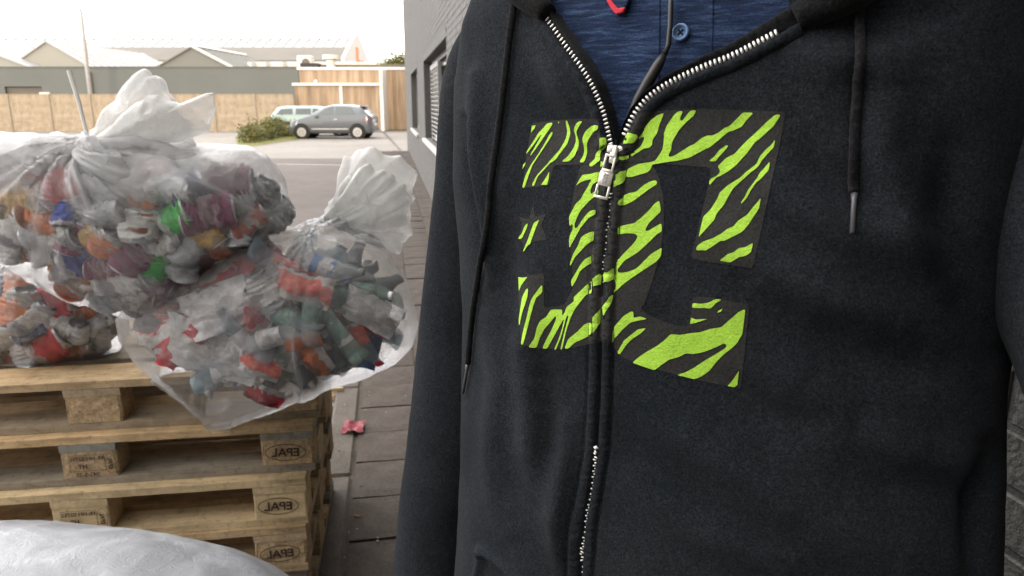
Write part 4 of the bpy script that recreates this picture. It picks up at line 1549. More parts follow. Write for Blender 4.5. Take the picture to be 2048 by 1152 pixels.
def bag_fn(outline, c, Yc, Df, Db):
    """returns inside-point(u, v, w): px offset scaled by outline radius, depth by -1..1"""
    phis = np.linspace(0, 2 * math.pi, 120, endpoint=False)
    Rr = poly_radius(outline, c, phis)

    def f(px, py, depth):
        ph = math.atan2(py - c[1], px - c[0]) % (2 * math.pi)
        r = Rr[int(ph / (2 * math.pi) * 120) % 120]
        q_ = min(.999, math.hypot(px - c[0], py - c[1]) / r)
        front = Df * math.sqrt(1 - q_ ** 2)
        return at(px, py, Yc - front * depth), q_
    def room(px, py, depth):             # rough distance to the film, metres
        ph = math.atan2(py - c[1], px - c[0]) % (2 * math.pi)
        r = Rr[int(ph / (2 * math.pi) * 120) % 120]
        d_ = math.hypot(px - c[0], py - c[1])
        dd_ = seg_dist(np.array([float(px)]), np.array([float(py)]), list(outline) + [outline[0]])[0][0]
        side = (dd_ if d_ < r else -dd_) * Yc / 1490
        q_ = min(.999, d_ / r)
        return min(side, Df * math.sqrt(1 - q_ ** 2) * (1 - depth) + .028 + .25 * side)
    f.room = room
    return f


def fill(outline, c, Yc, Df, Db, n, chooser, depth0, dmin, seed, qmax=.90, xlim=-60, fixed=(), zmin=None, ylow=None, margin=.05):
    rnd = random.Random(seed)
    f = bag_fn(outline, c, Yc, Df, Db)
    P = [v_ for v_ in fixed]
    xs_ = [p_[0] for p_ in outline]; ys_ = [p_[1] for p_ in outline]
    done, tries = 0, 0
    while done < n and tries < n * 90:
        tries += 1
        px, py = rnd.uniform(max(xlim, min(xs_)), max(xs_)), rnd.uniform(ylow or min(ys_), max(ys_))
        dd = depth0 - rnd.random() ** 2 * .5
        p_, q_ = f(px, py, dd)
        if q_ > qmax or f.room(px, py, dd) < margin: continue
        if zmin and p_.z < zmin: continue
        if any((p_ - w).length < dmin for w in P) or any((p_ - w).length < .060 for w in fixed): continue
        P.append(p_)
        chooser(p_, rnd, px, py)
        done += 1


# big bag: the cans one can make out, then the rest
fA = bag_fn(OUT_A, (215, 440), 1.76, .26, .45)
NA = 'big milky bag'
GA = 'crushed cans in the big milky bag'
fixedA = []
spec = [(262, 415, 'orange', 10, 1.15, 'large orange can over white ribs near the middle of the big milky bag'),
        (262, 455, 'white', 5, 1.25, 'white ribbed can just under the orange one in the big milky bag'),
        (340, 440, 'green', 60, .95, 'green can with a crinkled side at mid right of the big milky bag'),
        (292, 535, 'green', 35, 1.05, 'bright green checked can low in the big milky bag'),
        (150, 525, 'blue', 70, 1.2, 'deep blue can lying low on the left of the big milky bag'),
        (200, 490, 'orange', 40, 1.1, 'orange square faced can between blue and purple ones in the big milky bag'),
        (175, 475, 'gold', 60, .9, 'golden can behind the orange square one in the big milky bag'),
        (262, 512, 'purple', 50, 1.1, 'purple can above the bright green checked one in the big milky bag'),
        (140, 572, 'rust', 50, 1.15, 'rust red can at the bottom left of the big milky bag'),
        (322, 592, 'rust', 10, 1.25, 'rust red can at the lowest point of the big milky bag'),
        (380, 545, 'rust', 30, 1.0, 'rust red can at the lower right fold of the big milky bag'),
        (75, 440, 'orange', 80, 1.0, 'orange and white can at the left of the big milky bag'),
        (85, 470, 'white', 85, 1.2, 'white ribbed can under the orange one at the left of the big milky bag'),
        (372, 388, 'navy', 45, 1.1, 'dark navy can end at upper right of the big milky bag'),
        (405, 425, 'purple', 75, 1.3, 'dark wine red can in the right part of the big milky bag'),
        (460, 398, 'silver', 80, 1.0, 'shiny silver can end at the top right of the big milky bag'),
        (500, 380, 'white', 60, 1.0, 'white can beside the shiny silver end in the big milky bag'),
        (450, 370, 'purple', 90, 1.3, 'purple wrapper like can high on the right of the big milky bag'),
        (360, 490, 'silver', 15, 1.2, 'plain silver can below the crinkled green one in the big milky bag'),
        (345, 520, 'silver', 0, 1.2, 'upright silver can at the right lower middle of the big milky bag'),
        (235, 560, 'white', 75, 1.2, 'white and grey can left of the bright green checked one in the big milky bag'),
        (120, 385, 'pink', 70, 1.4, 'pale pink can under the cable tie in the big milky bag'),
        (200, 400, 'silver', 20, 1.3, 'silver can under the gathered folds of the big milky bag'),
        (220, 600, 'silver', 60, 1.0, 'silver can end near the bottom seam of the big milky bag'),
        (20, 455, 'white', 60, 1.2, 'white can at the very left edge of the photo in the big milky bag'),
        (30, 400, 'gold', 80, 1.2, 'pale golden can at the left edge of the photo in the big milky bag'),
        (522, 405, 'silver', 30, .9, 'silver can at the right end of the big milky bag'),
        (488, 440, 'rust', 50, 1.0, 'rust red can at the right end of the big milky bag')]
for (px, py, colr, deg, sc, lab) in spec:
    p_, q_ = fA(px, py, .83)
    p_ = p_ + Vector((0, .03, 0))
    fixedA.append(p_)
    rot = Matrix.Rotation(R(deg), 3, 'Y') @ Matrix.Rotation(R(random.uniform(-15, 15)), 3, 'X') @ Matrix.Rotation(R(random.uniform(-20, 20)), 3, 'Z')
    put_can(p_, colr, rot.to_euler(), NA, GA, sc * .80, lab)


def chA(p_, rnd, px, py):
    colr = rnd.choice(['silver'] * 5 + ['white'] * 3 + ['rust', 'rust', 'blue', 'purple', 'gold', 'red', 'orange', 'green'] + (['purple', 'rust'] if px > 400 else []))
    put_can(p_ + Vector((0, .04, 0)), colr, euler_r(rnd), NA, GA, rnd.uniform(.68, .86), zn= zone(px, py, (0, 575, 350, 640)))


fill(OUT_A, (215, 440), 1.76, .26, .45, 170, chA, .88, .044, 5, .96, fixed=fixedA, ylow=345, margin=.038)
GD = 'crushed cans in the bag at the left edge'


def chD(p_, rnd, px, py):
    colr = rnd.choice(['silver'] * 4 + ['white'] * 2 + ['red', 'red', 'rust', 'navy', 'orange'])
    put_can(p_ + Vector((0, .03, 0)), colr, euler_r(rnd), 'bag at the left edge', GD, rnd.uniform(.80, .98), zn= zone(px, py, (0, 240, 560, 770)))


fixedD = []
fD = bag_fn(OUT_D, (40, 650), 2.20, .22, .35)
for (px, py, colr, deg, lab) in ((95, 695, 'red', 55, 'red can with a pale oval low in the bag at the left edge'), (35, 728, 'red', 65, 'red can at the bottom of the bag at the left edge'),
                                 (25, 618, 'orange', 30, 'small bright orange can in the bag at the left edge'), (105, 605, 'red', 80, 'dull red can tucked under the big bag at the left')):
    p_, q_ = fD(px, py, .86)
    fixedD.append(p_)
    put_can(p_ + Vector((0, .02, 0)), colr, Matrix.Rotation(R(deg), 3, 'Y').to_euler(), '', GD, 1.15, lab)
fill(OUT_D, (40, 650), 2.20, .22, .35, 70, chD, .88, .048, 6, .95, margin=.042, fixed=fixedD)
GC = 'plastic bottles in the bag over the pallet corner'
NC = 'bag over the pallet corner'


def chC(p_, rnd, px, py):
    red = px < 560 and (abs((py - 640) + (px - 420) * .75) < 60)
    lab_ = rnd.choice(['red', 'red', 'coral'] if (red or rnd.random() < .06) else ['white', 'white', 'green', 'blue', 'green', 'orange'] if px > 560 else ['white', 'white', 'white', 'green', 'coral'])
    film = rnd.choice(['green', 'blue', 'clear', 'green'] if px > 520 else ['clear', 'clear', 'blue'])
    if px < 540 and rnd.random() < .62:
        colr = rnd.choice(['red', 'red', 'white']) if red else rnd.choice(['silver', 'silver', 'white', 'white', 'navy', 'pink'])
        put_can(p_, colr, euler_r(rnd), NC, 'crushed cans in the bag over the pallet corner', rnd.uniform(.78, .98), zn=zone(px, py, (240, 830, 440, 850)))
        return
    if rnd.random() < .10:
        o = obj('wrapper', rnd.choice(WRAPS), None, p_, euler_r(rnd), (.85,) * 3)
        set_mats(o, [LABELS[lab_]])
        tag(o, 'crumpled %s plastic wrapper at %s of the %s' % (lab_, zone(px, py, (240, 830, 440, 850)), NC), 'wrapper', 'wrappers in the bag over the pallet corner')
    else:
        put_bottle(p_, film, lab_, rnd.choice(['blue', 'white', 'white', 'grey', 'red', 'grey']), euler_r(rnd), NC, GC, rnd.uniform(.70, .88), zn=zone(px, py, (240, 830, 440, 850)))


fC = bag_fn(OUT_C, (545, 640), 1.80, .23, .34)
fixedC = []
for (px, py, kind_, colr, deg, sc, lab) in ((345, 680, 'w', 'red', -50, 1.5, 'long red wrapper slanting at the lower left of the bottle bag'), (395, 655, 'w', 'red', -45, 1.2, 'short red wrapper above the long one in the bottle bag'),
                                       (430, 570, 'w', 'red', -35, 1.3, 'red wrapper under the big bag at the top of the bottle bag'), (500, 525, 'w', 'red', -30, 1.4, 'bright red wrapper at the upper edge of the bottle bag'),
                                       (605, 575, 'w', 'coral', 20, 1.3, 'coral red wrapper in the upper middle of the bottle bag'), (630, 715, 'w', 'orange', 60, 1.0, 'curled orange wrapper right of centre in the bottle bag'),
                                       (600, 680, 'w', 'orange', -10, .9, 'orange strip above the curled orange wrapper in the bottle bag'), (520, 730, 'w', 'coral', 30, 1.0, 'coral wrapper low in the middle of the bottle bag'),
                                       (530, 790, 'w', 'red', 30, .9, 'red scrap at the bottom of the bottle bag'), (740, 625, 'w', 'white', 30, 1.4, 'crumpled white wrapper at the right of the bottle bag'),
                                       (420, 700, 'w', 'white', 20, 2.2, 'large crumpled white wrapper at the lower left of the bottle bag'), (430, 620, 'w', 'white', -20, 1.8, 'ribbed white wrapper at mid left of the bottle bag')):
    p_, q_ = fC(px, py, .86)
    fixedC.append(p_)
    o = obj('wrapper', random.choice(WRAPS), None, p_, Matrix.Rotation(R(deg), 3, 'Y').to_euler(), (sc * .60, sc * .5, sc * .50))
    set_mats(o, [LABELS[colr]])
    tag(o, lab, 'wrapper', 'wrappers in the bag over the pallet corner')
fill(OUT_CI, (545, 640), 1.80, .23, .34, 120, chC, .80, .050, 8, .95, xlim=0, fixed=fixedC, margin=.066)


# the unsorted mass deeper in each bag
def core(name, outline, c, Yc, Df, Db, n, mats, seed, lab, cat='rubbish', src=CANS, depth=.25, qmax=.86):
    rnd = random.Random(seed)
    f = bag_fn(outline, c, Yc, Df, Db)
    mb = MB()
    xs_ = [p_[0] for p_ in outline]; ys_ = [p_[1] for p_ in outline]
    base = [([tuple(v_.co) for v_ in me.vertices], [tuple(p_.vertices) for p_ in me.polygons]) for me in src]
    k = 0
    while k < n:
        px, py = rnd.uniform(min(xs_), max(xs_)), rnd.uniform(min(ys_), max(ys_))
        p_, q_ = f(px, py, rnd.uniform(-.2, depth))
        if q_ > qmax or f.room(px, py, depth) < .10: continue
        V_, F_ = rnd.choice(base)
        mb.add(V_, F_, rnd.randrange(len(mats)), Matrix.Translation(p_) @ euler_r(rnd).to_matrix().to_4x4() @ Matrix.Scale(1.15, 4))
        k += 1
    o = mb.build(name, mats, None, True)
    tag(o, lab, cat, kind='stuff')


core('crushed_cans', OUT_A, (215, 440), 1.76, .26, .45, 150, [CAN_MATS['silver'], CAN_MATS['white'], CAN_MATS['rust'], CAN_MATS['navy'], M_ALU], 31, 'mass of crushed cans deep inside the big milky bag')
core('crushed_cans', OUT_D, (40, 650), 2.20, .22, .35, 70, [CAN_MATS['silver'], CAN_MATS['navy'], M_ALU], 32, 'mass of crushed cans deep inside the bag at the left edge')
core('crushed_bottles', OUT_CI, (545, 640), 1.80, .23, .34, 80, [LABELS['white'], LABELS['green'], M_ALU, M_CAP['grey']], 33, 'mass of squashed bottles deep inside the bottle bag', src=BOTS, depth=.2, qmax=.80)

# ------------------------------------------------------------------ litter on the ground
q = gp(707, 856, KZ + .006)
P = []
n = 9
g = np.linspace(-.5, .5, n)
X, Yg = np.meshgrid(g * .10, g * .12)
Pw = np.stack([X.ravel(), Yg.ravel(), np.zeros(n * n)], -1)
Pw[:, 2] = np.abs(fbm(Pw * 30, 3, True)) * .022
Pw[:, 0] += fbm(Pw * 40 + 4, 2) * .012
Pw[:, 1] += fbm(Pw * 40 + 9, 2) * .012
F = [(i * n + j, i * n + j + 1, (i + 1) * n + j + 1, (i + 1) * n + j) for i in range(n - 1) for j in range(n - 1)]
M_REDPAPER = mat_plain('red_paper', (.24, .045, .06), .7, var=.3, scale=60)
o = obj('crumpled_paper', new_mesh('crumpled_paper', Pw, F, M_REDPAPER, True), None, q)
tag(o, 'crumpled dark red paper lying on the paving slabs beside the pallets', 'litter')
q = gp(714, 1032, KZ + .008)
o = MB().tube([(-.012, .003, 0), (.014, -.003, 0)], .0038, 8).build('cigarette_butt', mat_plain('butt_tan', (.48, .26, .14), .8), None, loc=q)
tag(o, 'tan cigarette butt on the paving slabs by the kerb joint', 'litter')
q = gp(669, 776, .12)
o = MB().cbox(-.045, .045, -.012, .012, 0, .02, .003).build('wood_chip', M_WOODF, None, loc=q, rot=(0, .1, .5))
o.location = (q.x, q.y, KZ + .002)
tag(o, 'pale splinter of wood at the kerb right of the top pallet', 'wood chip')
# leaves and grit in the gutter
mats = [mat_plain('leaf_tan', (.32, .20, .10), .8), mat_plain('grit_pale', (.26, .24, .21), .8), mat_plain('leaf_dark', (.09, .06, .04), .8), mat_plain('scrap_blue', (.05, .10, .30), .5)]
mb = MB()
for i in range(1100):
    s_ = random.uniform(1.7, 5.5)
    d_ = d_kerb + random.random() ** 1.6 * .30 + .004
    w = Vector((WX, 0, 0)) + WD * s_ + WN * d_
    a = random.uniform(0, 6.28)
    l = random.uniform(.006, .028)
    tl_ = random.uniform(-.4, .4)
    dx = Vector((math.cos(a) * l, math.sin(a) * l, tl_ * l)); dyv = Vector((-math.sin(a) * l * .45, math.cos(a) * l * .45, random.uniform(-.3, .3) * l))
    c_ = Vector((w.x, w.y, .012 + random.random() * .03 * math.exp(-(d_ - d_kerb) * 14)))
    mb.add([c_ - dx, c_ + dyv, c_ + dx, c_ - dyv, c_ + Vector((0, 0, l * .3))], [(0, 3, 4), (3, 2, 4), (2, 1, 4), (1, 0, 4)], random.choices([0, 1, 2, 3], [5, 2, 4, .3])[0])
mb.build('gutter_litter', mats, None)
tag(bpy.data.objects['gutter_litter'], 'dry leaves chips and grit gathered in the gutter along the kerb', 'litter', kind='stuff')
mb = MB()
for i in range(200):
    s_ = random.uniform(1.5, 7); d_ = random.uniform(.02, d_kerb)
    w = Vector((WX, 0, 0)) + WD * s_ + WN * d_
    l = random.uniform(.0015, .0042)
    mb.box(-l, l, -l, l, 0, l * .8, random.choice([0, 1, 1, 2]), Matrix.Translation((w.x, w.y, KZ - .001)) @ Matrix.Rotation(random.random() * 3, 4, 'Z'))
o = mb.build('pavement_grit', mats, None)
tag(o, 'small chips and grit scattered on the paving slabs', 'litter', kind='stuff')
# ------------------------------------------------------------------ the man in the hoodie
man = empty('person', (.154, .747, 0), 0, 'man in a black zip hoodie with a lime stripe print over a blue polo shirt', 'person')
MO = Vector((.154, .747, 0))
PSI = R(34.6)
BB = np.array([math.cos(PSI), -math.sin(PSI), 0])       # his side that is on the right of the picture
NN = np.array([-math.sin(PSI), -math.cos(PSI), 0])      # the way his chest faces


def loft_dims(z):
    """half width to picture left, to picture right, half depth"""
    zz = [.50, .62, .80, .97, 1.17, 1.37, 1.52, 1.62, 1.68, 1.72, 1.755, 1.79, 1.82, 1.86]
    al = [.225, .235, .262, .262, .243, .235, .246, .246, .236, .220, .188, .128, .092, .075]
    ar = [.230, .262, .322, .338, .330, .308, .300, .292, .282, .262, .220, .140, .096, .075]
    dd = [.120, .130, .142, .142, .136, .132, .130, .127, .120, .110, .100, .090, .078, .070]
    return np.interp(z, zz, al), np.interp(z, zz, ar), np.interp(z, zz, dd)


def loft(theta, z, inset=0.0, ex=2.12):
    """theta 0 = picture right, pi/2 = front, pi = picture left"""
    al, ar, dd = loft_dims(z)
    c, s_ = np.cos(theta), np.sin(theta)
    a = np.where(c > 0, ar, al) - inset
    x = a * np.sign(c) * np.abs(c) ** (2 / ex)
    y = (dd - inset) * np.sign(s_) * np.abs(s_) ** (2 / ex)
    y = y + .012 * np.exp(-((z - 1.46) / .14) ** 2) * np.maximum(0, s_) ** 2 - .018 * np.clip((z - 1.6) / .15, 0, 1) ** 2 * np.maximum(0, s_)
    P = np.stack([.154 + BB[0] * x + NN[0] * y, .747 + BB[1] * x + NN[1] * y, z + 0 * x], -1)
    return P


ZIP_L = [(1092, 28), (1097, 40), (1113, 62), (1135, 95), (1157, 124), (1175, 150), (1188, 173), (1198, 197), (1208, 220), (1215, 248), (1221, 273), (1225, 295)]
ZIP_R = [(1592, 46), (1572, 57), (1553, 68), (1509, 91), (1478, 107), (1455, 118), (1419, 130), (1400, 139), (1376, 149), (1336, 168), (1299, 193), (1274, 222), (1259, 251), (1248, 277), (1240, 297)]
ZIP_C = [(1230, 296), (1222, 390), (1217, 430), (1212, 480), (1206, 540), (1203, 600), (1203, 700), (1201, 800), (1196, 894), (1184, 970), (1171, 1048), (1163, 1152), (1158, 1300), (1155, 1500)]
# cloth creases of the photograph: polyline, height (m), half width (px)
CREASES = [([(1330, 640), (1420, 760), (1560, 840), (1700, 860)], -.004, 40), ([(1250, 760), (1330, 860), (1440, 920), (1560, 1010)], .004, 38),
           ([(1280, 960), (1400, 1060), (1560, 1140)], .004, 36), ([(1590, 240), (1640, 330), (1760, 420)], -.004, 40), ([(1780, 160), (1760, 300), (1800, 440), (1900, 560)], .006, 50),
           ([(1900, 300), (1880, 450), (1930, 600), (1990, 700)], -.007, 40), ([(1000, 420), (1010, 520), (1030, 640)], -.004, 26), ([(1000, 300), (1004, 400), (1000, 520)], .003, 22),([(1050, 700), (1066, 800), (1072, 900), (1100, 1000), (1130, 1080)], .006, 30),
           ([(1060, 560), (1058, 650), (1062, 760)], .004, 30),
           ([(1135, 850), (1128, 960), (1122, 1080), (1128, 1160)], .005, 22),
           ([(1095, 760), (1100, 900), (1090, 1000)], -.004, 24),
           ([(975, 640), (1000, 760), (985, 900), (990, 1000), (1020, 1060)], .005, 26),
           ([(930, 240), (935, 330), (955, 450), (965, 560)], -.007, 12),
           ([(950, 150), (952, 300), (972, 430), (975, 560)], .007, 16),
           ([(1040, 120), (1070, 200), (1120, 260), (1160, 300)], -.006, 40),
           ([(1075, 100), (1120, 190), (1160, 240)], .005, 30),
           ([(1360, 220), (1450, 260), (1500, 330)], -.003, 50),
           ([(1460, 470), (1540, 540), (1640, 600), (1800, 640)], .006, 45),
           ([(1500, 570), (1600, 650), (1720, 720), (1880, 740)], -.006, 50),
           ([(1560, 380), (1700, 460), (1900, 500)], .005, 60),
           ([(1600, 760), (1700, 860), (1850, 930), (1960, 940)], .006, 50),
           ([(1640, 860), (1780, 960), (1930, 980)], -.005, 45),
           ([(1400, 860), (1500, 960), (1640, 1060), (1800, 1120)], .005, 60),
           ([(1985, 900), (1960, 1000), (1950, 1152)], -.010, 26),
           ([(1560, 90), (1660, 120), (1800, 100)], .006, 50),
           ([(1640, 40), (1740, 60), (1900, 20)], -.004, 40),
           ([(1715, 20), (1712, 200), (1708, 400)], -.002, 16)]


def hoodie_disp(P, px, py):
    d = fbm(P * np.array([7, 7, 3.2]), 3) * .006 + fbm(P * 22, 2) * .0012
    for pts, h, w in CREASES:
        dist, _, al_ = seg_dist(px, py, pts)
        d = d + 1.7 * h * np.exp(-(dist / w) ** 2) * (.35 + .65 * np.sin(np.pi * np.clip(al_, .03, .97)))
    # the two rolled edges beside the closed zip, the slit between them and the stitched gutter outside
    dist, sd_, al_ = seg_dist(px, py, ZIP_C)
    sx = dist * sd_ * -1
    on = np.clip((py - 292) / 14, 0, 1)
    for c_, w_, h_ in ((-12.5, 11, .0032), (12.5, 11, .0032)):
        q_ = np.clip(1 - ((sx - c_) / w_) ** 2, 0, 1)
        d = d + on * h_ * np.sqrt(q_)
    d = d - on * .0016 * np.exp(-((dist - 25) / 3.0) ** 2)
    d = d + on * .0007 * np.sin(py * .55 + 2 * np.sin(py * .11)) * np.exp(-((dist - 14) / 12) ** 2)
    d = d - on * .003 * np.exp(-(dist / 2.5) ** 2)
    # hood seam ridge and pocket edge
    for pts, h, w in (([(962, 1100), (975, 1104), (1005, 1128), (1040, 1160), (1080, 1230)], .007, 8), ([(966, 1110), (955, 1160), (940, 1260)], .006, 8),
                      ([(985, 1128), (1015, 1152), (1040, 1190)], .0015, 4)):
        dist, _, _ = seg_dist(px, py, pts)
        d = d + h * np.exp(-(dist / w) ** 2)
    return d


# dense front, coarse back
zs = np.concatenate([np.linspace(.80, 1.08, 40), np.linspace(1.083, 1.72, 300), np.linspace(1.723, 1.80, 30)])
th_f = np.linspace(-.25, math.pi + .25, 900)
# even out the spacing along the front
Pm = loft(th_f, 1.4)
sl_len = np.concatenate([[0], np.cumsum(np.linalg.norm(np.diff(Pm, axis=0), axis=1))])
th = np.interp(np.linspace(0, sl_len[-1], 430), sl_len, th_f)
th_b = np.linspace(math.pi + .25, 2 * math.pi - .25, 50)[1:-1]
TH = np.concatenate([th, th_b])
ZZ, TT = np.meshgrid(zs, TH, indexing='ij')
BASE = loft(TT, ZZ)
PX, PY = proj(BASE)
# outward normals of the loft
du = np.roll(BASE, -1, 1) - np.roll(BASE, 1, 1)
dv = np.gradient(BASE, axis=0)
NRM = np.cross(du, dv)
NRM /= np.linalg.norm(NRM, axis=-1)[..., None]
cen_ = BASE - np.array([.154, .747, 0]); cen_[..., 2] = 0
NRM *= np.sign((NRM * cen_).sum(-1))[..., None]
NRM[ZZ > 1.74, 2] = np.abs(NRM[ZZ > 1.74, 2])
front = (NRM * (BASE - np.array([0, 0, CAM_Z]))).sum(-1) < .02
D = hoodie_disp(BASE, np.where(front, PX, 5000), np.where(front, PY, 5000))
HOOD = BASE + NRM * D[..., None]
nz, nt = ZZ.shape


def in_poly(px, py, poly):
    r = np.zeros(px.shape, bool)
    n = len(poly)
    for i in range(n):
        x1_, y1_ = poly[i]; x2_, y2_ = poly[(i + 1) % n]
        c_ = ((y1_ > py) != (y2_ > py)) & (px < (x2_ - x1_) * (py - y1_) / (y2_ - y1_ + 1e-12) + x1_)
        r ^= c_
    return r


VCUT = [(1095, -400)] + ZIP_L + ZIP_R[::-1] + [(1580, 0), (1590, -400)]
HX, HY = proj(HOOD)
cutv = front & in_poly(HX, HY, VCUT)
# neck hole
Vh = HOOD.reshape(-1, 3)
Fh = []
cf = cutv
for i in range(nz - 1):
    for k in range(nt):
        k2 = (k + 1) % nt
        if cf[i, k] and cf[i, k2] and cf[i + 1, k] and cf[i + 1, k2]: continue
        Fh.append((i * nt + k, i * nt + k2, (i + 1) * nt + k2, (i + 1) * nt + k))
hoodie = obj('hoodie', new_mesh('hoodie', Vh - np.array(MO), Fh, M_FLEECE, True), man)
# full surface for laying things on it
BV = BVHTree.FromPolygons([Vector(v_) for v_ in Vh], [(i * nt + k, i * nt + (k + 1) % nt, (i + 1) * nt + (k + 1) % nt, (i + 1) * nt + k) for i in range(nz - 1) for k in range(nt)])
O0 = Vector((0, 0, CAM_Z))


def hit(px, py, off=0.0, bv=None):
    h, n_, _, _ = (bv or BV).ray_cast(O0, ray(px, py).normalized())
    if h is None:
        return None, None
    if n_.dot(O0 - h) < 0: n_ = -n_
    return h + n_ * off, n_


def decal(polys, off, step, name, mat, parent, mapper=hit):
    """flat print laid on the cloth"""
    V, F = [], []
    for poly in polys:
        poly = [Vector((x_, y_)) for x_, y_ in poly]
        # subdivide the outline
        out = []
        for i in range(len(poly)):
            a, b_ = poly[i], poly[(i + 1) % len(poly)]
            n_ = max(1, int((b_ - a).length / step))
            out += [a + (b_ - a) * (k / n_) for k in range(n_)]
        if len(poly) > 6:
            out = [(out[i - 1] + out[i] * 2 + out[(i + 1) % len(out)]) / 4 for i in range(len(out))]
        xs_ = [p_.x for p_ in out]; ys_ = [p_.y for p_ in out]
        gx, gy = np.meshgrid(np.arange(min(xs_), max(xs_), step), np.arange(min(ys_), max(ys_), step))
        ins = in_poly(gx, gy, [(p_.x, p_.y) for p_ in out])
        gx, gy = gx[ins], gy[ins]
        if len(gx):
            dist, _, _ = seg_dist(gx, gy, [(p_.x, p_.y) for p_ in out] + [(out[0].x, out[0].y)])
            keep = dist > step * .45
            gx, gy = gx[keep], gy[keep]
        pts = out + [Vector((float(a), float(b_))) for a, b_ in zip(gx, gy)]
        vo, eo, fo, *_r = delaunay_2d_cdt(pts, [], [list(range(len(out)))], 1, 1e-4)
        k0 = len(V)
        for p_ in vo:
            h, n_ = mapper(p_.x, p_.y, off)
            if h is None: h = Vector((0, 0, 0)) + V[-1] if V else at(p_.x, p_.y, .6)
            V.append(h - MO)
        F += [tuple(k0 + q_ for q_ in f_)[::-1] for f_ in fo]
    me = new_mesh(name, V, F, mat, True)
    return obj(name, me, parent)


TILES = {1: (1030, 210, 5.76), 2: (1190, 210, 5.76), 3: (1380, 210, 5.76), 4: (1030, 400, 5.76), 5: (1190, 400, 5.76), 6: (1370, 370, 5.76), 7: (1030, 530, 4.8), 8: (1210, 570, 5.237), 9: (1000, 180, 1.858)}


def T(s_):
    out, cur = [], None
    for tok in s_.split():
        if tok.endswith(':'): cur = TILES[int(tok[:-1])]; continue
        a, b_ = tok.split(',')
        out.append((cur[0] + float(a) / cur[2], cur[1] + float(b_) / cur[2]))
    return out


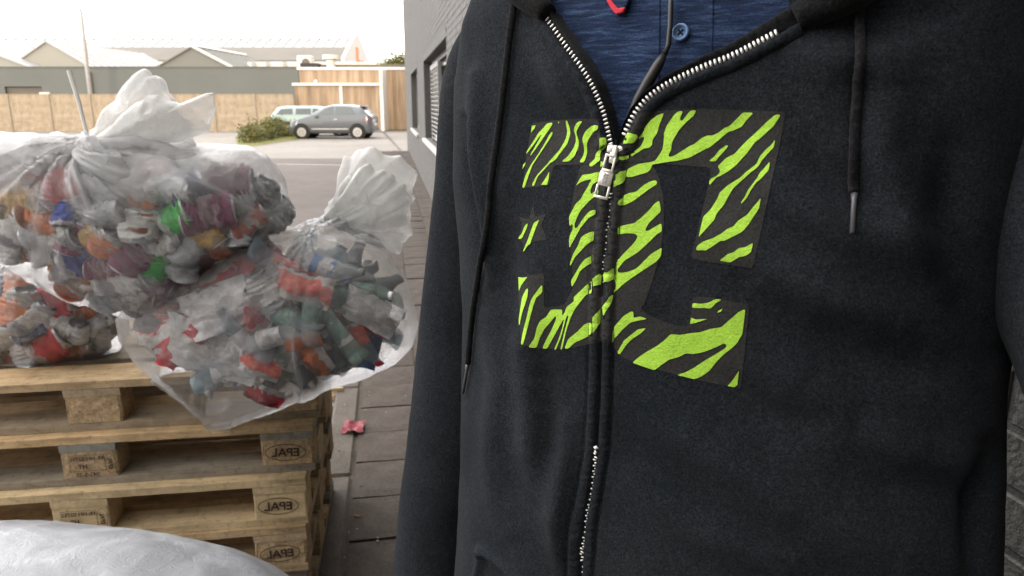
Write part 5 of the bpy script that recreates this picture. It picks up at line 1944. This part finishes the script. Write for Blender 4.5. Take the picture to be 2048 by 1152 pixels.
FILM = [T('9: 120,122 250,108 365,108 372,150 385,240 392,268 300,277 200,280 185,355 85,365 100,240'),
        T('9: 434,226 455,160 480,90 620,75 760,70 1062,80 1040,200 980,480 940,662 820,645 710,625 735,520 775,350 785,300 780,288 700,282 565,270 480,268 436,268'),
        T('9: 301,279 392,270 480,270 563,272 590,320 608,400 610,500 598,600 570,700 540,790 522,812 560,840 640,870 705,880 710,820 717,765 800,772 927,797 912,950 895,1110 700,1070 520,1020 440,985 415,935 350,940 250,962 130,960 80,945 72,800 70,695 165,680 165,810 240,800 275,730 262,580 262,450 280,350'),
        T('4: 215,25 232,200 370,150 300,290 380,460 200,480 100,610 95,480 30,440 88,300 45,180 165,232')]
STRIPES = [T(s_) for s_ in '''1: 200,245 243,237 228,275 190,322
1: 375,212 447,208 405,275 320,400 250,500 185,590 180,580 250,460 318,335 290,360 215,470 130,575 140,540 230,400 270,330 330,270
1: 425,312 442,315 430,355 350,480 290,570 210,690 170,800 115,955 88,960 95,930 125,820 190,690 280,560 350,440 400,350
1: 95,740 100,690 133,658 118,700
1: 500,212 508,192 520,195 512,212
1: 592,172 610,170 640,260 648,330 610,450 540,540 475,630 400,680 340,750 270,820 225,935 198,938 215,890 260,810 370,690 430,620 520,520 590,400 612,310
1: 750,180 790,182 745,240 712,310 745,420 735,500 690,590 632,652 540,655 620,590 680,500 710,420 708,350 685,280 710,215
1: 895,235 967,235 965,270 900,320 850,400 835,450 840,540 820,620 795,670 745,660 790,590 805,540 800,470 782,400 795,340 830,285
1: 402,770 395,850 378,918 305,920 350,860
1: 975,380 1045,375 1060,495 1000,520 985,560 985,640 875,722 850,692 930,620 935,560 980,520
1: 990,650 1048,643 1035,680 985,718
1: 985,765 880,795 780,805 705,935 760,890 830,865 890,850 840,950 790,1030 760,1090 4: 740,10 700,50 665,120 628,190 635,305 672,265 672,340 640,400 628,450 632,555 700,430 760,320 850,210 930,160 930,110 860,130 800,200 720,320 695,335 690,280 720,200 760,120 870,0 1: 940,1045 965,1020 960,960 880,1030 870,990 900,910 975,870
4: 148,262 158,275 140,330 85,450 38,447 90,380 108,320
4: 290,225 240,340 190,480 178,520 165,505 105,600 100,590 150,470 200,330 225,260
4: 920,352 915,475 890,470 820,520 770,580 700,650 640,765 640,720 680,610 730,530 765,430 810,395
4: 910,628 912,705 850,740 760,810 710,920 660,1005 650,930 710,830 760,740 810,680
7: 40,115 80,122 125,115 70,190 45,250
7: 118,222 133,225 125,310 75,460 48,585 42,530 75,310
7: 265,185 268,260 205,315 180,390 150,500 105,680 80,768 60,765 80,650 120,490 140,400 165,320 215,250
7: 745,155 742,270 690,280 640,340 580,420 540,500 500,620 480,700 455,812 440,812 480,640 520,490 515,475 500,490 470,600 450,680 395,815 378,812 420,720 460,600 478,510 440,570 380,680 310,803 263,800 290,740 350,630 400,520 398,480 340,550 280,620 240,700 208,793 130,788 190,700 215,590 245,530 300,500 350,425 462,425 455,490 480,460 500,400 575,345 565,310 640,240 700,180
7: 750,130 810,80 825,100 820,185 755,205
7: 840,75 890,65 945,30 940,135 900,155 845,170
7: 820,410 822,530 785,600 750,650 745,560 748,500
7: 740,545 740,660 650,710 580,740 515,802 480,800 515,710 600,640 680,560
7: 940,280 925,360 880,430 835,535 832,420 870,360 910,300
5: 745,5 763,130 700,190 620,270 575,355 610,360 690,310 770,265 775,360 720,390 620,490 500,600 340,700 270,790 270,838 370,830 480,790 560,710 650,620 775,545 765,640 720,700 600,780 480,860 400,915 310,985 240,1055 215,1085 200,1060 240,1000 240,960 212,920 230,740 330,620 420,530 480,460 500,410 460,385 370,380 250,400 255,310 380,280 460,265 540,200 630,115 690,40
2: 710,865 722,910 640,960 520,1050 440,1110 330,1160 255,1150 260,1120 320,1060 390,1015 480,1000 560,925 640,880
2: 385,322 480,340 490,370 440,435 335,445 350,390
2: 800,92 740,240 720,330 665,400 665,460 625,500 575,495 510,540 415,600 412,570 530,480 575,390 570,360 490,395 560,280 640,180 720,120
2: 280,595 400,580 400,610 340,628 275,640
2: 960,75 1018,68 978,160 985,195 1010,180 1100,65 3: 75,60 40,130 2: 1050,200 970,290 890,430 880,520 840,590 880,600 960,560 1020,520 1100,470 3: 50,455 130,385 210,350 260,355 330,320 400,265 460,240 540,160 615,85 735,90 650,180 600,250 500,295 440,310 350,390 230,490 150,525 0,605 2: 960,640 850,655 660,686 650,735 610,775 430,828 360,830 370,740 440,710 500,680 660,655 700,640 780,520 795,430 800,320 830,240 920,110
2: 360,745 355,830 320,890 205,955 225,810 300,770
3: 450,465 400,530 340,590 295,655 215,645 280,600 330,530 420,465
3: 985,110 1045,112 960,250 880,320 780,415 750,430 660,560 600,620 540,690 450,760 350,820 310,830 230,925 220,910 235,850 310,820 355,770 345,735 315,715 420,610 510,570 630,440 760,320 870,210
3: 985,395 965,490 880,580 830,640 790,710 700,780 600,870 500,960 440,1060 400,1140 6: 440,240 360,340 350,390 270,480 160,600 190,470 215,365 300,280 380,150 400,90 500,0 3: 580,840 640,780 770,680 810,590 880,510 940,460
3: 925,648 910,750 820,850 760,900 700,990 650,1080 590,1140 585,1130 640,1050 670,980 740,890 780,840 800,790 850,740
6: 877,148 855,270 800,350 730,460 660,540 580,580 460,640 415,638 340,690 235,758 205,745 130,755 135,710 200,655 330,610 420,560 500,500 560,480 610,415 720,340 800,240
6: 785,663 765,770 700,815 630,825 525,887 400,868 500,790 570,770 620,725 700,715
8: 285,268 303,280 300,345 370,325 445,352 350,370 270,390 180,470 70,603 75,490 130,400 200,320
8: 437,450 370,510 290,560 230,620 155,730 130,710 200,580 300,500 350,460
8: 918,185 1000,195 1080,185 1160,145 1225,150 1160,190 1110,245 1050,238 915,238
8: 1230,248 1215,275 1175,290 1190,265
8: 905,338 950,357 1075,352 960,390 897,403
8: 1470,250 1455,380 1440,510 1380,610 1340,650 1250,720 1180,790 1100,890 1020,950 940,985 755,940 840,915 940,860 1060,780 1180,710 1275,650 1280,620 1255,602 1180,640 1060,690 1000,705 920,720 850,710 780,750 670,780 600,830 520,890 290,812 360,750 450,690 540,640 620,580 690,510 780,520 900,500 1000,490 1110,455 1220,440 1320,350 1400,280
8: 1405,895 1390,1040 1355,1065 1285,1055 1340,990'''.split('\n')]

# --- shirt under the open zip
inset = .017
th2 = np.linspace(0, 2 * math.pi, 200, endpoint=False)
zs2 = np.concatenate([np.linspace(1.30, 1.40, 6), np.linspace(1.41, 1.745, 90), np.linspace(1.75, 1.84, 12)])
Z2, T2_ = np.meshgrid(zs2, th2, indexing='ij')
SB = loft(T2_, Z2, inset)
SB = SB - (fbm(SB * np.array([16, 16, 7]), 3, True) * .0030)[..., None] * np.array([-NN[0], -NN[1], 0])
sxp, syp = proj(SB)
dd_, ss_, _ = seg_dist(sxp, syp, [(1420, -300), (1418, 0), (1415, 120), (1412, 260)])
fr2 = T2_ < math.pi
SB = SB + np.where(fr2, .0022 / (1 + np.exp((dd_ * ss_ * 1) / 1.5)), 0)[..., None] * np.array([NN[0], NN[1], 0])
Vs = SB.reshape(-1, 3)
n2 = len(th2)
Fs = [(i * n2 + k, i * n2 + (k + 1) % n2, (i + 1) * n2 + (k + 1) % n2, (i + 1) * n2 + k) for i in range(len(zs2) - 1) for k in range(n2)]
shirt = obj('polo_shirt', new_mesh('polo_shirt', Vs - np.array(MO), Fs, M_SHIRT, True), man)
BV2 = BVHTree.FromPolygons([Vector(v_) for v_ in Vs], Fs)


def hit2(px, py, off=0.0): return hit(px, py, off, BV2)


def frame_at(p, n_):
    n_ = n_.normalized()
    x_ = Vector((0, 0, 1)).cross(n_).normalized()
    y_ = n_.cross(x_)
    return Matrix(((x_.x, y_.x, n_.x, p.x), (x_.y, y_.y, n_.y, p.y), (x_.z, y_.z, n_.z, p.z), (0, 0, 0, 1)))


# button with a rim and four holes
h, n_ = hit2(1363, 66, .0015)
mb = MB()
pr = [(.0046, .0008), (.0050, .0020), (.0062, .0026), (.0070, .0018), (.0070, 0)]
V, F = [(0, 0, .0008)], []
for r_, z_ in pr:
    V += [(r_ * math.cos(2 * math.pi * k / 24), r_ * math.sin(2 * math.pi * k / 24), z_) for k in range(24)]
F += [(0, 1 + k, 1 + (k + 1) % 24) for k in range(24)]
for j in range(len(pr) - 1):
    F += [(1 + j * 24 + k, 1 + (j + 1) * 24 + k, 1 + (j + 1) * 24 + (k + 1) % 24, 1 + j * 24 + (k + 1) % 24) for k in range(24)]
mb.add(V, F)
fm = frame_at(h - MO, n_)
bt = obj('button', mb.mesh('button', M_BUTTON, True), shirt)
bt.matrix_local = fm
mb = MB()
for sx in (-1, 1):
    for sy in (-1, 1):
        mb.tube([(sx * .0016, sy * .0016, .0009), (sx * .0016, sy * .0016, .0013)], .0008, 8)
mb.tube([(-.0016, -.0016, .0014), (.0016, .0016, .0014)], .0005, 5).tube([(-.0016, .0016, .0014), (.0016, -.0016, .0014)], .0005, 5)
o = mb.build('button_thread', M_RIB, shirt); o.matrix_local = fm
# placket stitching: two fine raised seams
for X0 in (1318, 1424):
    pts = [hit2(X0 - (y_ - 100) * .012, y_, .0004)[0] for y_ in range(-20, 262, 10)]
    pts = [p_ - MO for p_ in pts if p_]
    MB().tube(pts, .0007, 5).build('seam', M_SHIRT, shirt)
# collar tips with the red edge
cpoly = [(1205, -60), (1214, -4), (1230, 22), (1240, 36), (1252, 32), (1262, 10), (1270, -20), (1280, -60)]
cl_ = decal([cpoly], .006, 4, 'collar', M_SHIRT, shirt, hit2)
sol = cl_.modifiers.new('s', 'SOLIDIFY'); sol.thickness = .003
redp = [(1213, -6), (1228, 20), (1239, 35), (1254, 31), (1258, 21), (1244, 24), (1233, 12), (1222, -8)]
rp = decal([redp], .0075, 3, 'collar_edge', M_REDKNIT, shirt, hit2)
sol = rp.modifiers.new('s', 'SOLIDIFY'); sol.thickness = .003

# --- zip: tapes, teeth, slider, pull
def curve_pts(poly, step, off, bv=None):
    P_ = np.array(poly, float)
    L = np.concatenate([[0], np.cumsum(np.hypot(*np.diff(P_, axis=0).T))])
    s_ = np.arange(0, L[-1], step)
    X_, Y_ = np.interp(s_, L, P_[:, 0]), np.interp(s_, L, P_[:, 1])
    tx, ty = np.gradient(X_), np.gradient(Y_)
    l = np.hypot(tx, ty)
    return [(x_, y_, a, b_) for x_, y_, a, b_ in zip(X_, Y_, tx / l, ty / l)]


def ribbon(poly, prof, name, mat, step=4, wid=None):
    """prof: list of (offset to the right of travel in px, lift in m)"""
    V, F = [], []
    n_ = len(prof)
    C_ = curve_pts(poly, step, 0)
    for i, (x_, y_, tx, ty) in enumerate(C_):
        w_ = wid(i / len(C_)) if wid else [1] * n_
        for (o_, lft), ww in zip(prof, w_):
            h_, nn_ = hit(x_ - ty * o_ * ww, y_ + tx * o_ * ww, lft + .0004 * math.sin(i * .9) * (lft > .003))
            if h_ is None: h_ = V[-1] + MO
            V.append(h_ - MO)
    for i in range(len(C_) - 1):
        for k in range(n_ - 1):
            F.append((i * n_ + k, i * n_ + k + 1, (i + 1) * n_ + k + 1, (i + 1) * n_ + k))
    return obj(name, new_mesh(name, V, F, mat, True), hoodie)


# left: travel is downwards, so + offset is to picture left; right curve too runs down-left, + offset is up-left (shirt side)
ribbon(ZIP_L, [(30, -.003), (28, .0012), (24, .0035), (17, .0052), (10, .0050), (6, .0030), (4, .0005), (-4, .0002), (-8, -.001)], 'zip_band', M_FLEECE)
ribbon(ZIP_L, [(2, .001), (-6, .0016), (-9, .0026), (-14, .0012), (-17, -.012)], 'zip_facing', M_RIB, wid=lambda u: [1, 1, 1 - .6 * max(0, (u - .45) / .55), 1 - .75 * max(0, (u - .35) / .65), 1 - .75 * max(0, (u - .35) / .65)])
ribbon(ZIP_R, [(-31, -.003), (-28, .0012), (-24, .0035), (-17, .0052), (-10, .0050), (-6, .0030), (-4, .0005), (4, .0002), (8, -.001)], 'zip_band', M_FLEECE)
ribbon(ZIP_R, [(-2, .001), (8, .0018), (16, .0036), (26, .0040), (33, .0012), (37, -.012)], 'zip_facing', M_RIB, wid=lambda u: [1, 1, 1 - .5 * u, 1 - .75 * u, 1 - .8 * u, 1 - .8 * u])
# the print runs over the rolled edges too
_V = [Vector(v_) for v_ in Vh]
_F = [(i * nt + k, i * nt + (k + 1) % nt, (i + 1) * nt + (k + 1) % nt, (i + 1) * nt + k) for i in range(nz - 1) for k in range(nt)]
for o_ in hoodie.children:
    if o_.name.startswith('zip_band'):
        n0 = len(_V)
        _V += [v_.co + MO for v_ in o_.data.vertices]
        _F += [tuple(n0 + q_ for q_ in p_.vertices) for p_ in o_.data.polygons]
BVX = BVHTree.FromPolygons(_V, _F)


def hitx(px, py, off=0.0): return hit(px, py, off, BVX)


decal(FILM, .0004, 6, 'print_film', M_FILM, hoodie, hitx)
for st in STRIPES:
    decal([st], .0009, 3.5, 'print_stripe', M_GREEN, hoodie, hitx)

tooth_me = MB().cbox(-.0024, .0024, -.00100, .00100, -.0008, .0014, .0006).mesh('zip_tooth', M_ZIP, True)


def teeth(poly, step, off, n0=0, sx=0, sc=1.0):
    out = []
    H_ = []
    for i, (x_, y_, tx, ty) in enumerate(curve_pts(poly, step, 0)):
        h_, nn_ = hit(x_ + sx, y_, off)
        if h_ is not None: H_.append((np.array(h_), np.array(nn_)))
    A_ = np.array([h_[0] for h_ in H_]); B_ = np.array([h_[1] for h_ in H_])
    for _ in range(5):
        A_[1:-1] = (A_[:-2] + 2 * A_[1:-1] + A_[2:]) / 4
        B_[1:-1] = (B_[:-2] + 2 * B_[1:-1] + B_[2:]) / 4
    for i in range(len(A_)):
        h_, nn_ = Vector(A_[i]), Vector(B_[i]).normalized()
        tdir = Vector(A_[min(i + 1, len(A_) - 1)] - A_[max(i - 1, 0)]).normalized()
        xd = tdir.cross(nn_).normalized()
        zd = xd.cross(tdir).normalized()
        M_ = Matrix(((xd.x, tdir.x, zd.x, h_.x - MO.x), (xd.y, tdir.y, zd.y, h_.y - MO.y), (xd.z, tdir.z, zd.z, h_.z - MO.z), (0, 0, 0, 1)))
        out.append(M_ @ Matrix.Scale(sc, 4))
    return out


for M_ in teeth(ZIP_L[1:], 8.3, .0016) + teeth(ZIP_R[2:-1], 9.6, .0016, sc=1.12):
    o = obj('zip_tooth', tooth_me, hoodie)
    o.matrix_local = M_
low = MB()
for k, M_ in enumerate(teeth([(1222, 388), (1218, 430), (1212, 480), (1207, 540), (1205, 575)], 6.5, .0022, sx=0, sc=.62)):
    low.add(*[([v_.co for v_ in tooth_me.vertices]), [tuple(p_.vertices) for p_ in tooth_me.polygons]], 0, M_ @ Matrix.Translation((.0012 * (1 if k % 2 else -1), 0, 0)))
for k, M_ in enumerate(teeth([(1198, 890), (1184, 970), (1171, 1048), (1163, 1152), (1160, 1230)], 5.6, .0034, sx=0, sc=.80)):
    low.add(*[([v_.co for v_ in tooth_me.vertices]), [tuple(p_.vertices) for p_ in tooth_me.polygons]], 0, M_ @ Matrix.Translation((.0010 * (1 if k % 2 else -1), 0, 0)))
low.build('closed_zip_teeth', M_ZIP, hoodie, True)['kind'] = 'stuff'
# slider body and pull tab
hc, nc = hit(1228, 312, .0022)
nc = Vector((-.30, -.94, .12)).normalized()
fm = frame_at(hc - MO, nc) @ Matrix.Rotation(R(-4), 4, 'Z')
mb = MB()
mb.cbox(-.0048, .0048, -.0062, .0055, 0, .0028, .0010)
mb.cbox(-.0075, -.0005, .0020, .0090, -.0002, .0030, .0012).cbox(.0005, .0075, .0020, .0090, -.0002, .0030, .0012)
mb.cbox(-.0020, .0020, -.0070, .0085, .0028, .0062, .0010)
o = obj('zip_slider', mb.mesh('zip_slider', M_PULL, True), hoodie); o.matrix_local = fm
top = hit(1223, 322)[0] + nc * .0068
bot = hit(1207, 384)[0] + nc * .0055
ax_y = (top - bot).normalized()
nrm_ = (nc - ax_y * nc.dot(ax_y)).normalized()
ax_x = ax_y.cross(nrm_).normalized()
ctr = (top + bot) / 2 - MO
Lh = (top - bot).length / 2 + .0045
M_ = Matrix(((ax_x.x, ax_y.x, nrm_.x, ctr.x), (ax_x.y, ax_y.y, nrm_.y, ctr.y), (ax_x.z, ax_y.z, nrm_.z, ctr.z), (0, 0, 0, 1)))
mb = MB()
w1, w2, th_ = .0048, .0060, .0015
# plate with two slots built from bars
mb.cbox(-w2, -w2 + .0020, -Lh, -Lh * .42, 0, th_, .0004).cbox(w2 - .0020, w2, -Lh, -Lh * .42, 0, th_, .0004)
mb.cbox(-w2, w2, -Lh - .0012, -Lh + .0012, 0, th_ + .0003, .0005)
mb.cbox(-w2 + .0004, w2 - .0004, -Lh * .46, Lh * .22, 0, th_, .0005)
mb.cbox(-w1, w1, Lh * .18, Lh * .34, 0, th_ + .0002, .0004)
mb.cbox(-w1, -w1 + .0019, Lh * .30, Lh, 0, th_, .0004).cbox(w1 - .0019, w1, Lh * .30, Lh, 0, th_, .0004)
mb.cbox(-w1, w1, Lh - .0016, Lh + .0006, 0, th_, .0004)
o = obj('zip_pull', mb.mesh('zip_pull', M_PULL, True), hoodie); o.matrix_local = M_
T_Y = text_mesh('YKK', .0052, M_STEEL, .0001)
o2 = obj('pull_stamp', T_Y, hoodie)
o2.matrix_local = M_ @ Matrix.Translation((0, -Lh * .1, th_ + .0004)) @ Matrix.Rotation(R(90), 4, 'Z') @ Matrix.Rotation(R(-90), 4, 'X')

# --- hood: thick folded edge running round the neck
def hood():
    L0_, nL = hit(1100, 30, .002)
    L1_, _ = hit(1066, 2, .004)
    L2_, _ = hit(1040, -40, .01)
    R0_, _ = hit(1592, 40, .002)
    R1_, _ = hit(1655, 8, .004)
    R2_, _ = hit(1750, -40, .010)
    c = np.array([.154, .747, 1.80])
    back = []
    for a in np.linspace(1.05 * math.pi, 1.95 * math.pi, 9):
        rr = .125
        back.append(Vector(c + BB * math.cos(a) * rr * 1.1 + NN * math.sin(a) * rr + np.array([0, 0, -.01 + .015 * math.sin(a)])))
    pts = [L0_, L1_, L2_, Vector(c - BB * .13 + NN * .03)] + back + [Vector(c + BB * .15 + NN * .03), R2_, R1_, R0_]
    rad = [.008, .014, .020, .034] + [.05] * 9 + [.036, .022, .015, .010]
    # smooth the path
    P_ = np.array([tuple(p_) for p_ in pts]); u_ = np.arange(len(P_)); uu = np.linspace(0, len(P_) - 1, 90)
    Q = np.stack([np.interp(uu, u_, P_[:, k]) for k in range(3)], -1)
    rr = np.interp(uu, u_, rad)
    for _ in range(6):
        Q[1:-1] = (Q[:-2] + 2 * Q[1:-1] + Q[2:]) / 4
        rr[1:-1] = (rr[:-2] + 2 * rr[1:-1] + rr[2:]) / 4
    mb = MB().tube([Vector(q_) - MO for q_ in Q], list(rr), 26)
    V_ = np.array(mb.V)
    V_ += (fbm(V_ * 28, 3, True) * .0022)[:, None] * np.array([NN[0], NN[1], .5])
    mb.V = V_.tolist()
    mb.build('hood', M_RIB, hoodie, True)
    # bag of the hood hanging down the back
    Z_, A_ = np.meshgrid(np.linspace(0, 1, 24), np.linspace(1.02 * math.pi, 1.98 * math.pi, 40), indexing='ij')
    r_ = .155 + .03 * np.sin(Z_ * math.pi)
    Pz_ = np.array([.154, .747, 0]) + BB * (np.cos(A_) * r_ * (1.05 - .5 * Z_))[..., None] + NN * (np.sin(A_) * r_)[..., None]
    Pz_[..., 2] = 1.82 - .26 * Z_ * np.abs(np.sin(A_)) ** .6 - .03
    Pz_ += (fbm(Pz_ * 12, 3) * .01)[..., None]
    F_ = [(i * 40 + k, i * 40 + k + 1, (i + 1) * 40 + k + 1, (i + 1) * 40 + k) for i in range(23) for k in range(39)]
    hb = obj('hood_bag', new_mesh('hood_bag', Pz_.reshape(-1, 3) - np.array(MO), F_, M_RIB, True), hoodie)
    so = hb.modifiers.new('s', 'SOLIDIFY'); so.thickness = .006


hood()

# --- drawstrings
def string(pts_px, lift, r_, tip_px, flat=.75):
    C_ = curve_pts(pts_px, 7, 0)
    pts = []
    for i, (x_, y_, _, _) in enumerate(C_):
        h_, nn_ = hit(x_, y_, lift)
        if h_ is None: continue
        pts.append(h_ - MO)
    P_ = np.array([tuple(p_) for p_ in pts])
    for _ in range(10): P_[1:-1] = (P_[:-2] + 2 * P_[1:-1] + P_[2:]) / 4
    rads = [r_ * (1 + .07 * math.sin(i * 2.1)) for i in range(len(P_))]
    s_ = MB().tube([Vector(p_) for p_ in P_], rads, 12, flat=flat).build('drawstring', M_CORD, hoodie, True)
    a, _ = hit(*pts_px[-1], lift); b_, _ = hit(*tip_px, lift * .8)
    MB().tube([a - MO, a - MO + (b_ - a) * .2, b_ - MO], [r_ * .72, r_ * .52, r_ * .50], 10).build('aglet', M_AGLET, hoodie, True)


string([(1040, -30), (1034, 20), (1025, 80), (1016, 150), (1006, 250), (992, 350), (978, 450), (966, 540), (955, 610), (948, 670), (943, 730)], .0045, .0034, (932, 786))
string([(1726, -40), (1722, 20), (1718, 100), (1715, 200), (1712, 300), (1708, 390)], .0042, .0036, (1703, 465))


# --- sleeves
def sleeve(pts, rad, seed, name='sleeve'):
    P_ = np.array(pts, float); u_ = np.linspace(0, 1, len(P_)); uu = np.linspace(0, 1, 150)
    Q = np.stack([np.interp(uu, u_, P_[:, k]) for k in range(3)], -1)
    rr = np.interp(uu, u_, rad)
    for _ in range(160):
        Q[1:-1] = (Q[:-2] + 2 * Q[1:-1] + Q[2:]) / 4
        rr[1:-1] = (rr[:-2] + 2 * rr[1:-1] + rr[2:]) / 4
    mb = MB().tube([Vector(q_) - MO for q_ in Q], list(rr), 72)
    V_ = np.array(mb.V)
    cc_ = np.repeat(Q - np.array(MO), 72, 0)
    n_ = V_ - cc_
    n_ /= np.linalg.norm(n_, axis=1)[:, None] + 1e-9
    V_ += n_ * (fbm(V_ * np.array([8, 8, 4]) + seed, 2) * .009 + fbm(V_ * 22 + seed, 2) * .0015)[:, None]
    mb.V = V_.tolist()
    return mb.build(name, M_FLEECE, hoodie, True)


sleeve([at(1025, 84, .86), at(1007, 136, .885), at(993, 250, .92), at(974, 400, .945), at(946, 600, .955), at(922, 850, .955), at(876, 1100, .94), at(850, 1300, .90), at(850, 1480, .87)],
       [.050, .066, .068, .067, .067, .069, .066, .054, .046], 3)
SR = [Vector((.385, .65, 1.60)), Vector((.430, .60, 1.54)), Vector((.450, .50, 1.43)), Vector((.452, .43, 1.345)), Vector((.455, .34, 1.33)), Vector((.43, .24, 1.40)), Vector((.37, .14, 1.50)), Vector((.33, .09, 1.54))]
sleeve(SR, [.060, .072, .080, .078, .070, .060, .050, .044], 9)

# --- what is outside the frame: neck and head, hands, legs, so the figure stands on the ground
def skin_tube(name, chain, rad, mat, parent, n=18):
    return MB().tube([Vector(p_) - MO for p_ in chain], rad, n).build(name, mat, parent, True)


body = skin_tube('body', [(.154, .757, 1.70), (.150, .752, 1.80), (.145, .745, 1.86)], [.075, .064, .062], M_SKIN, man)


def head():
    th_, z_ = np.meshgrid(np.linspace(0, 2 * math.pi, 40, endpoint=False), np.linspace(0, 1, 30))
    prof = np.interp(z_, [0, .06, .2, .4, .6, .8, .93, 1], [.25, .62, .86, .97, 1.0, .93, .62, .02])
    a, b_ = .076 * prof, .096 * prof
    f = np.exp(-((th_ - math.pi / 2) / .20) ** 2)
    nose = .022 * f * np.exp(-((z_ - .40) / .07) ** 2) + .006 * f * np.exp(-((z_ - .22) / .03) ** 2)
    for t0 in (math.pi / 2 - .42, math.pi / 2 + .42):
        nose = nose - .007 * np.exp(-((th_ - t0) / .14) ** 2) * np.exp(-((z_ - .5) / .05) ** 2)
    x_, y_ = a * np.cos(th_), (b_ + nose) * np.sin(th_)
    c = np.array([.145, .742, 1.84])
    P_ = c + BB * x_[..., None] + NN * y_[..., None]
    P_[..., 2] = 1.84 + z_ * .235
    n_ = 40
    F_ = [(i * n_ + k, i * n_ + (k + 1) % n_, (i + 1) * n_ + (k + 1) % n_, (i + 1) * n_ + k) for i in range(29) for k in range(n_)]
    hd = obj('head', new_mesh('head', P_.reshape(-1, 3) - np.array(MO), F_, M_SKIN, True), man)
    k_ = (z_ > .62) | ((np.sin(th_) < .15) & (z_ > .25))
    Ph = c + BB * (x_ * 1.07)[..., None] + NN * (y_ * 1.05 - .004)[..., None]
    Ph[..., 2] = 1.842 + z_ * .242
    Ph = Ph.reshape(-1, 3) - np.array(MO)
    kf = k_.reshape(-1)
    obj('hair', new_mesh('hair', Ph, [f_ for f_ in F_ if all(kf[q_] for q_ in f_)], M_HAIR, True), hd)
    for sgn in (-1, 1):
        e_ = Vector(c + BB * sgn * .030 + NN * .083) + Vector((0, 0, .118))
        MB().tube([e_ - MO - Vector(NN) * .004, e_ - MO + Vector(NN) * .004], [.009, .004], 12).build('eye', M_BLACK, hd)
        e_ = Vector(c + BB * sgn * .078) + Vector((0, 0, .11))
        MB().tube([e_ - MO + Vector((0, 0, -.026)), e_ - MO, e_ - MO + Vector((0, 0, .028))], [.006, .013, .009], 10).build('ear', M_SKIN, hd, True)
    m_ = [Vector(c + BB * s2 * .024 + NN * (.088 - abs(s2) * .008)) + Vector((0, 0, .055)) - MO for s2 in np.linspace(-1, 1, 7)]
    MB().tube(m_, .004, 6).build('mouth', M_REDPAPER, hd, True)


head()


def hand(base, d, up, curl, name='hand'):
    d, up = Vector(d).normalized(), Vector(up).normalized()
    sd2 = d.cross(up).normalized()
    mb = MB()
    base = Vector(base) - MO
    mb.tube([base, base + d * .03, base + d * .07, base + d * .095], [.026, .036, .040, .034], 16, flat=.45)
    for k, (off, ln) in enumerate(((-.029, .070), (-.010, .080), (.010, .076), (.028, .060))):
        p_ = base + d * .085 + sd2 * off
        dirv = d.copy(); pts = [p_]
        for j in range(3):
            dirv = (dirv + up * -curl * .6).normalized()
            pts.append(pts[-1] + dirv * ln * (.42, .33, .25)[j])
        mb.tube(pts, [.0095, .0088, .0080, .0062], 10)
    p_ = base + d * .03 - sd2 * .03
    mb.tube([p_, p_ + (d * .6 - sd2 * .8) * .035, p_ + (d * .9 - sd2 * .7 - up * .2) * .062, p_ + (d * 1.1 - sd2 * .5 - up * .4) * .078], [.013, .011, .0095, .007], 10)
    mb.build(name, M_SKIN, man, True)


hl = at(850, 1480, .87)
hand(hl, (-.05, -.1, -1), (-.3, -1, 0), .5)
hand((.33, .09, 1.54), (-.6, -.6, .3), (.3, -.6, -.7), .8)
for sx in (-.11, .12):
    c = np.array([.154, .747, 0]) + BB * sx
    skin_tube('trouser_leg', [tuple(c + np.array([0, 0, 1.0])), tuple(c + np.array([0, 0, .70])), tuple(c + NN * .01 + np.array([0, 0, .48])), tuple(c + np.array([0, 0, .12]))], [.115, .098, .075, .068], M_JEANS, man, 24)
    mb = MB()
    for t_ in np.linspace(0, 1, 2): pass
    F0 = Vector(c) - MO
    mb.tube([F0 - Vector(NN) * .09 + Vector((0, 0, KZ + .05)), F0 + Vector((0, 0, KZ + .055)), F0 + Vector(NN) * .10 + Vector((0, 0, KZ + .042)), F0 + Vector(NN) * .185 + Vector((0, 0, KZ + .028))], [.040, .048, .046, .024], 16)
    mb.V = [(x_, y_, max(z_, KZ + .001)) for x_, y_, z_ in mb.V]
    mb.build('shoe', M_SHOE, man, True)

# --- earphone cable: hangs from his neck down the shirt
cab = [(1351, -40), (1350, 20), (1348, 60), (1344, 95), (1336, 115)]
pts = []
for (x_, y_) in cab:
    h_, _ = hit2(x_, y_, .009)
    pts.append(h_)
sp_ = [hit2(1336, 115, .010)[0], hit2(1325, 135, .011)[0], hit2(1305, 168, .011)[0], hit2(1285, 200, .010)[0], hit2(1268, 240, .008)[0], hit2(1258, 275, .005)[0]]
ec = empty('earphone_cable', pts[0], 0, 'black earphone cable with a thick tapered splitter lying over the blue shirt', 'cable')
MB().tube([p_ - pts[0] for p_ in pts], .0022, 10).build('cord', M_BLACK, ec, True)
MB().tube([p_ - pts[0] for p_ in sp_], [.0026, .0044, .0048, .0044, .0038, .0034], 14).build('splitter', M_BLACK, ec, True)
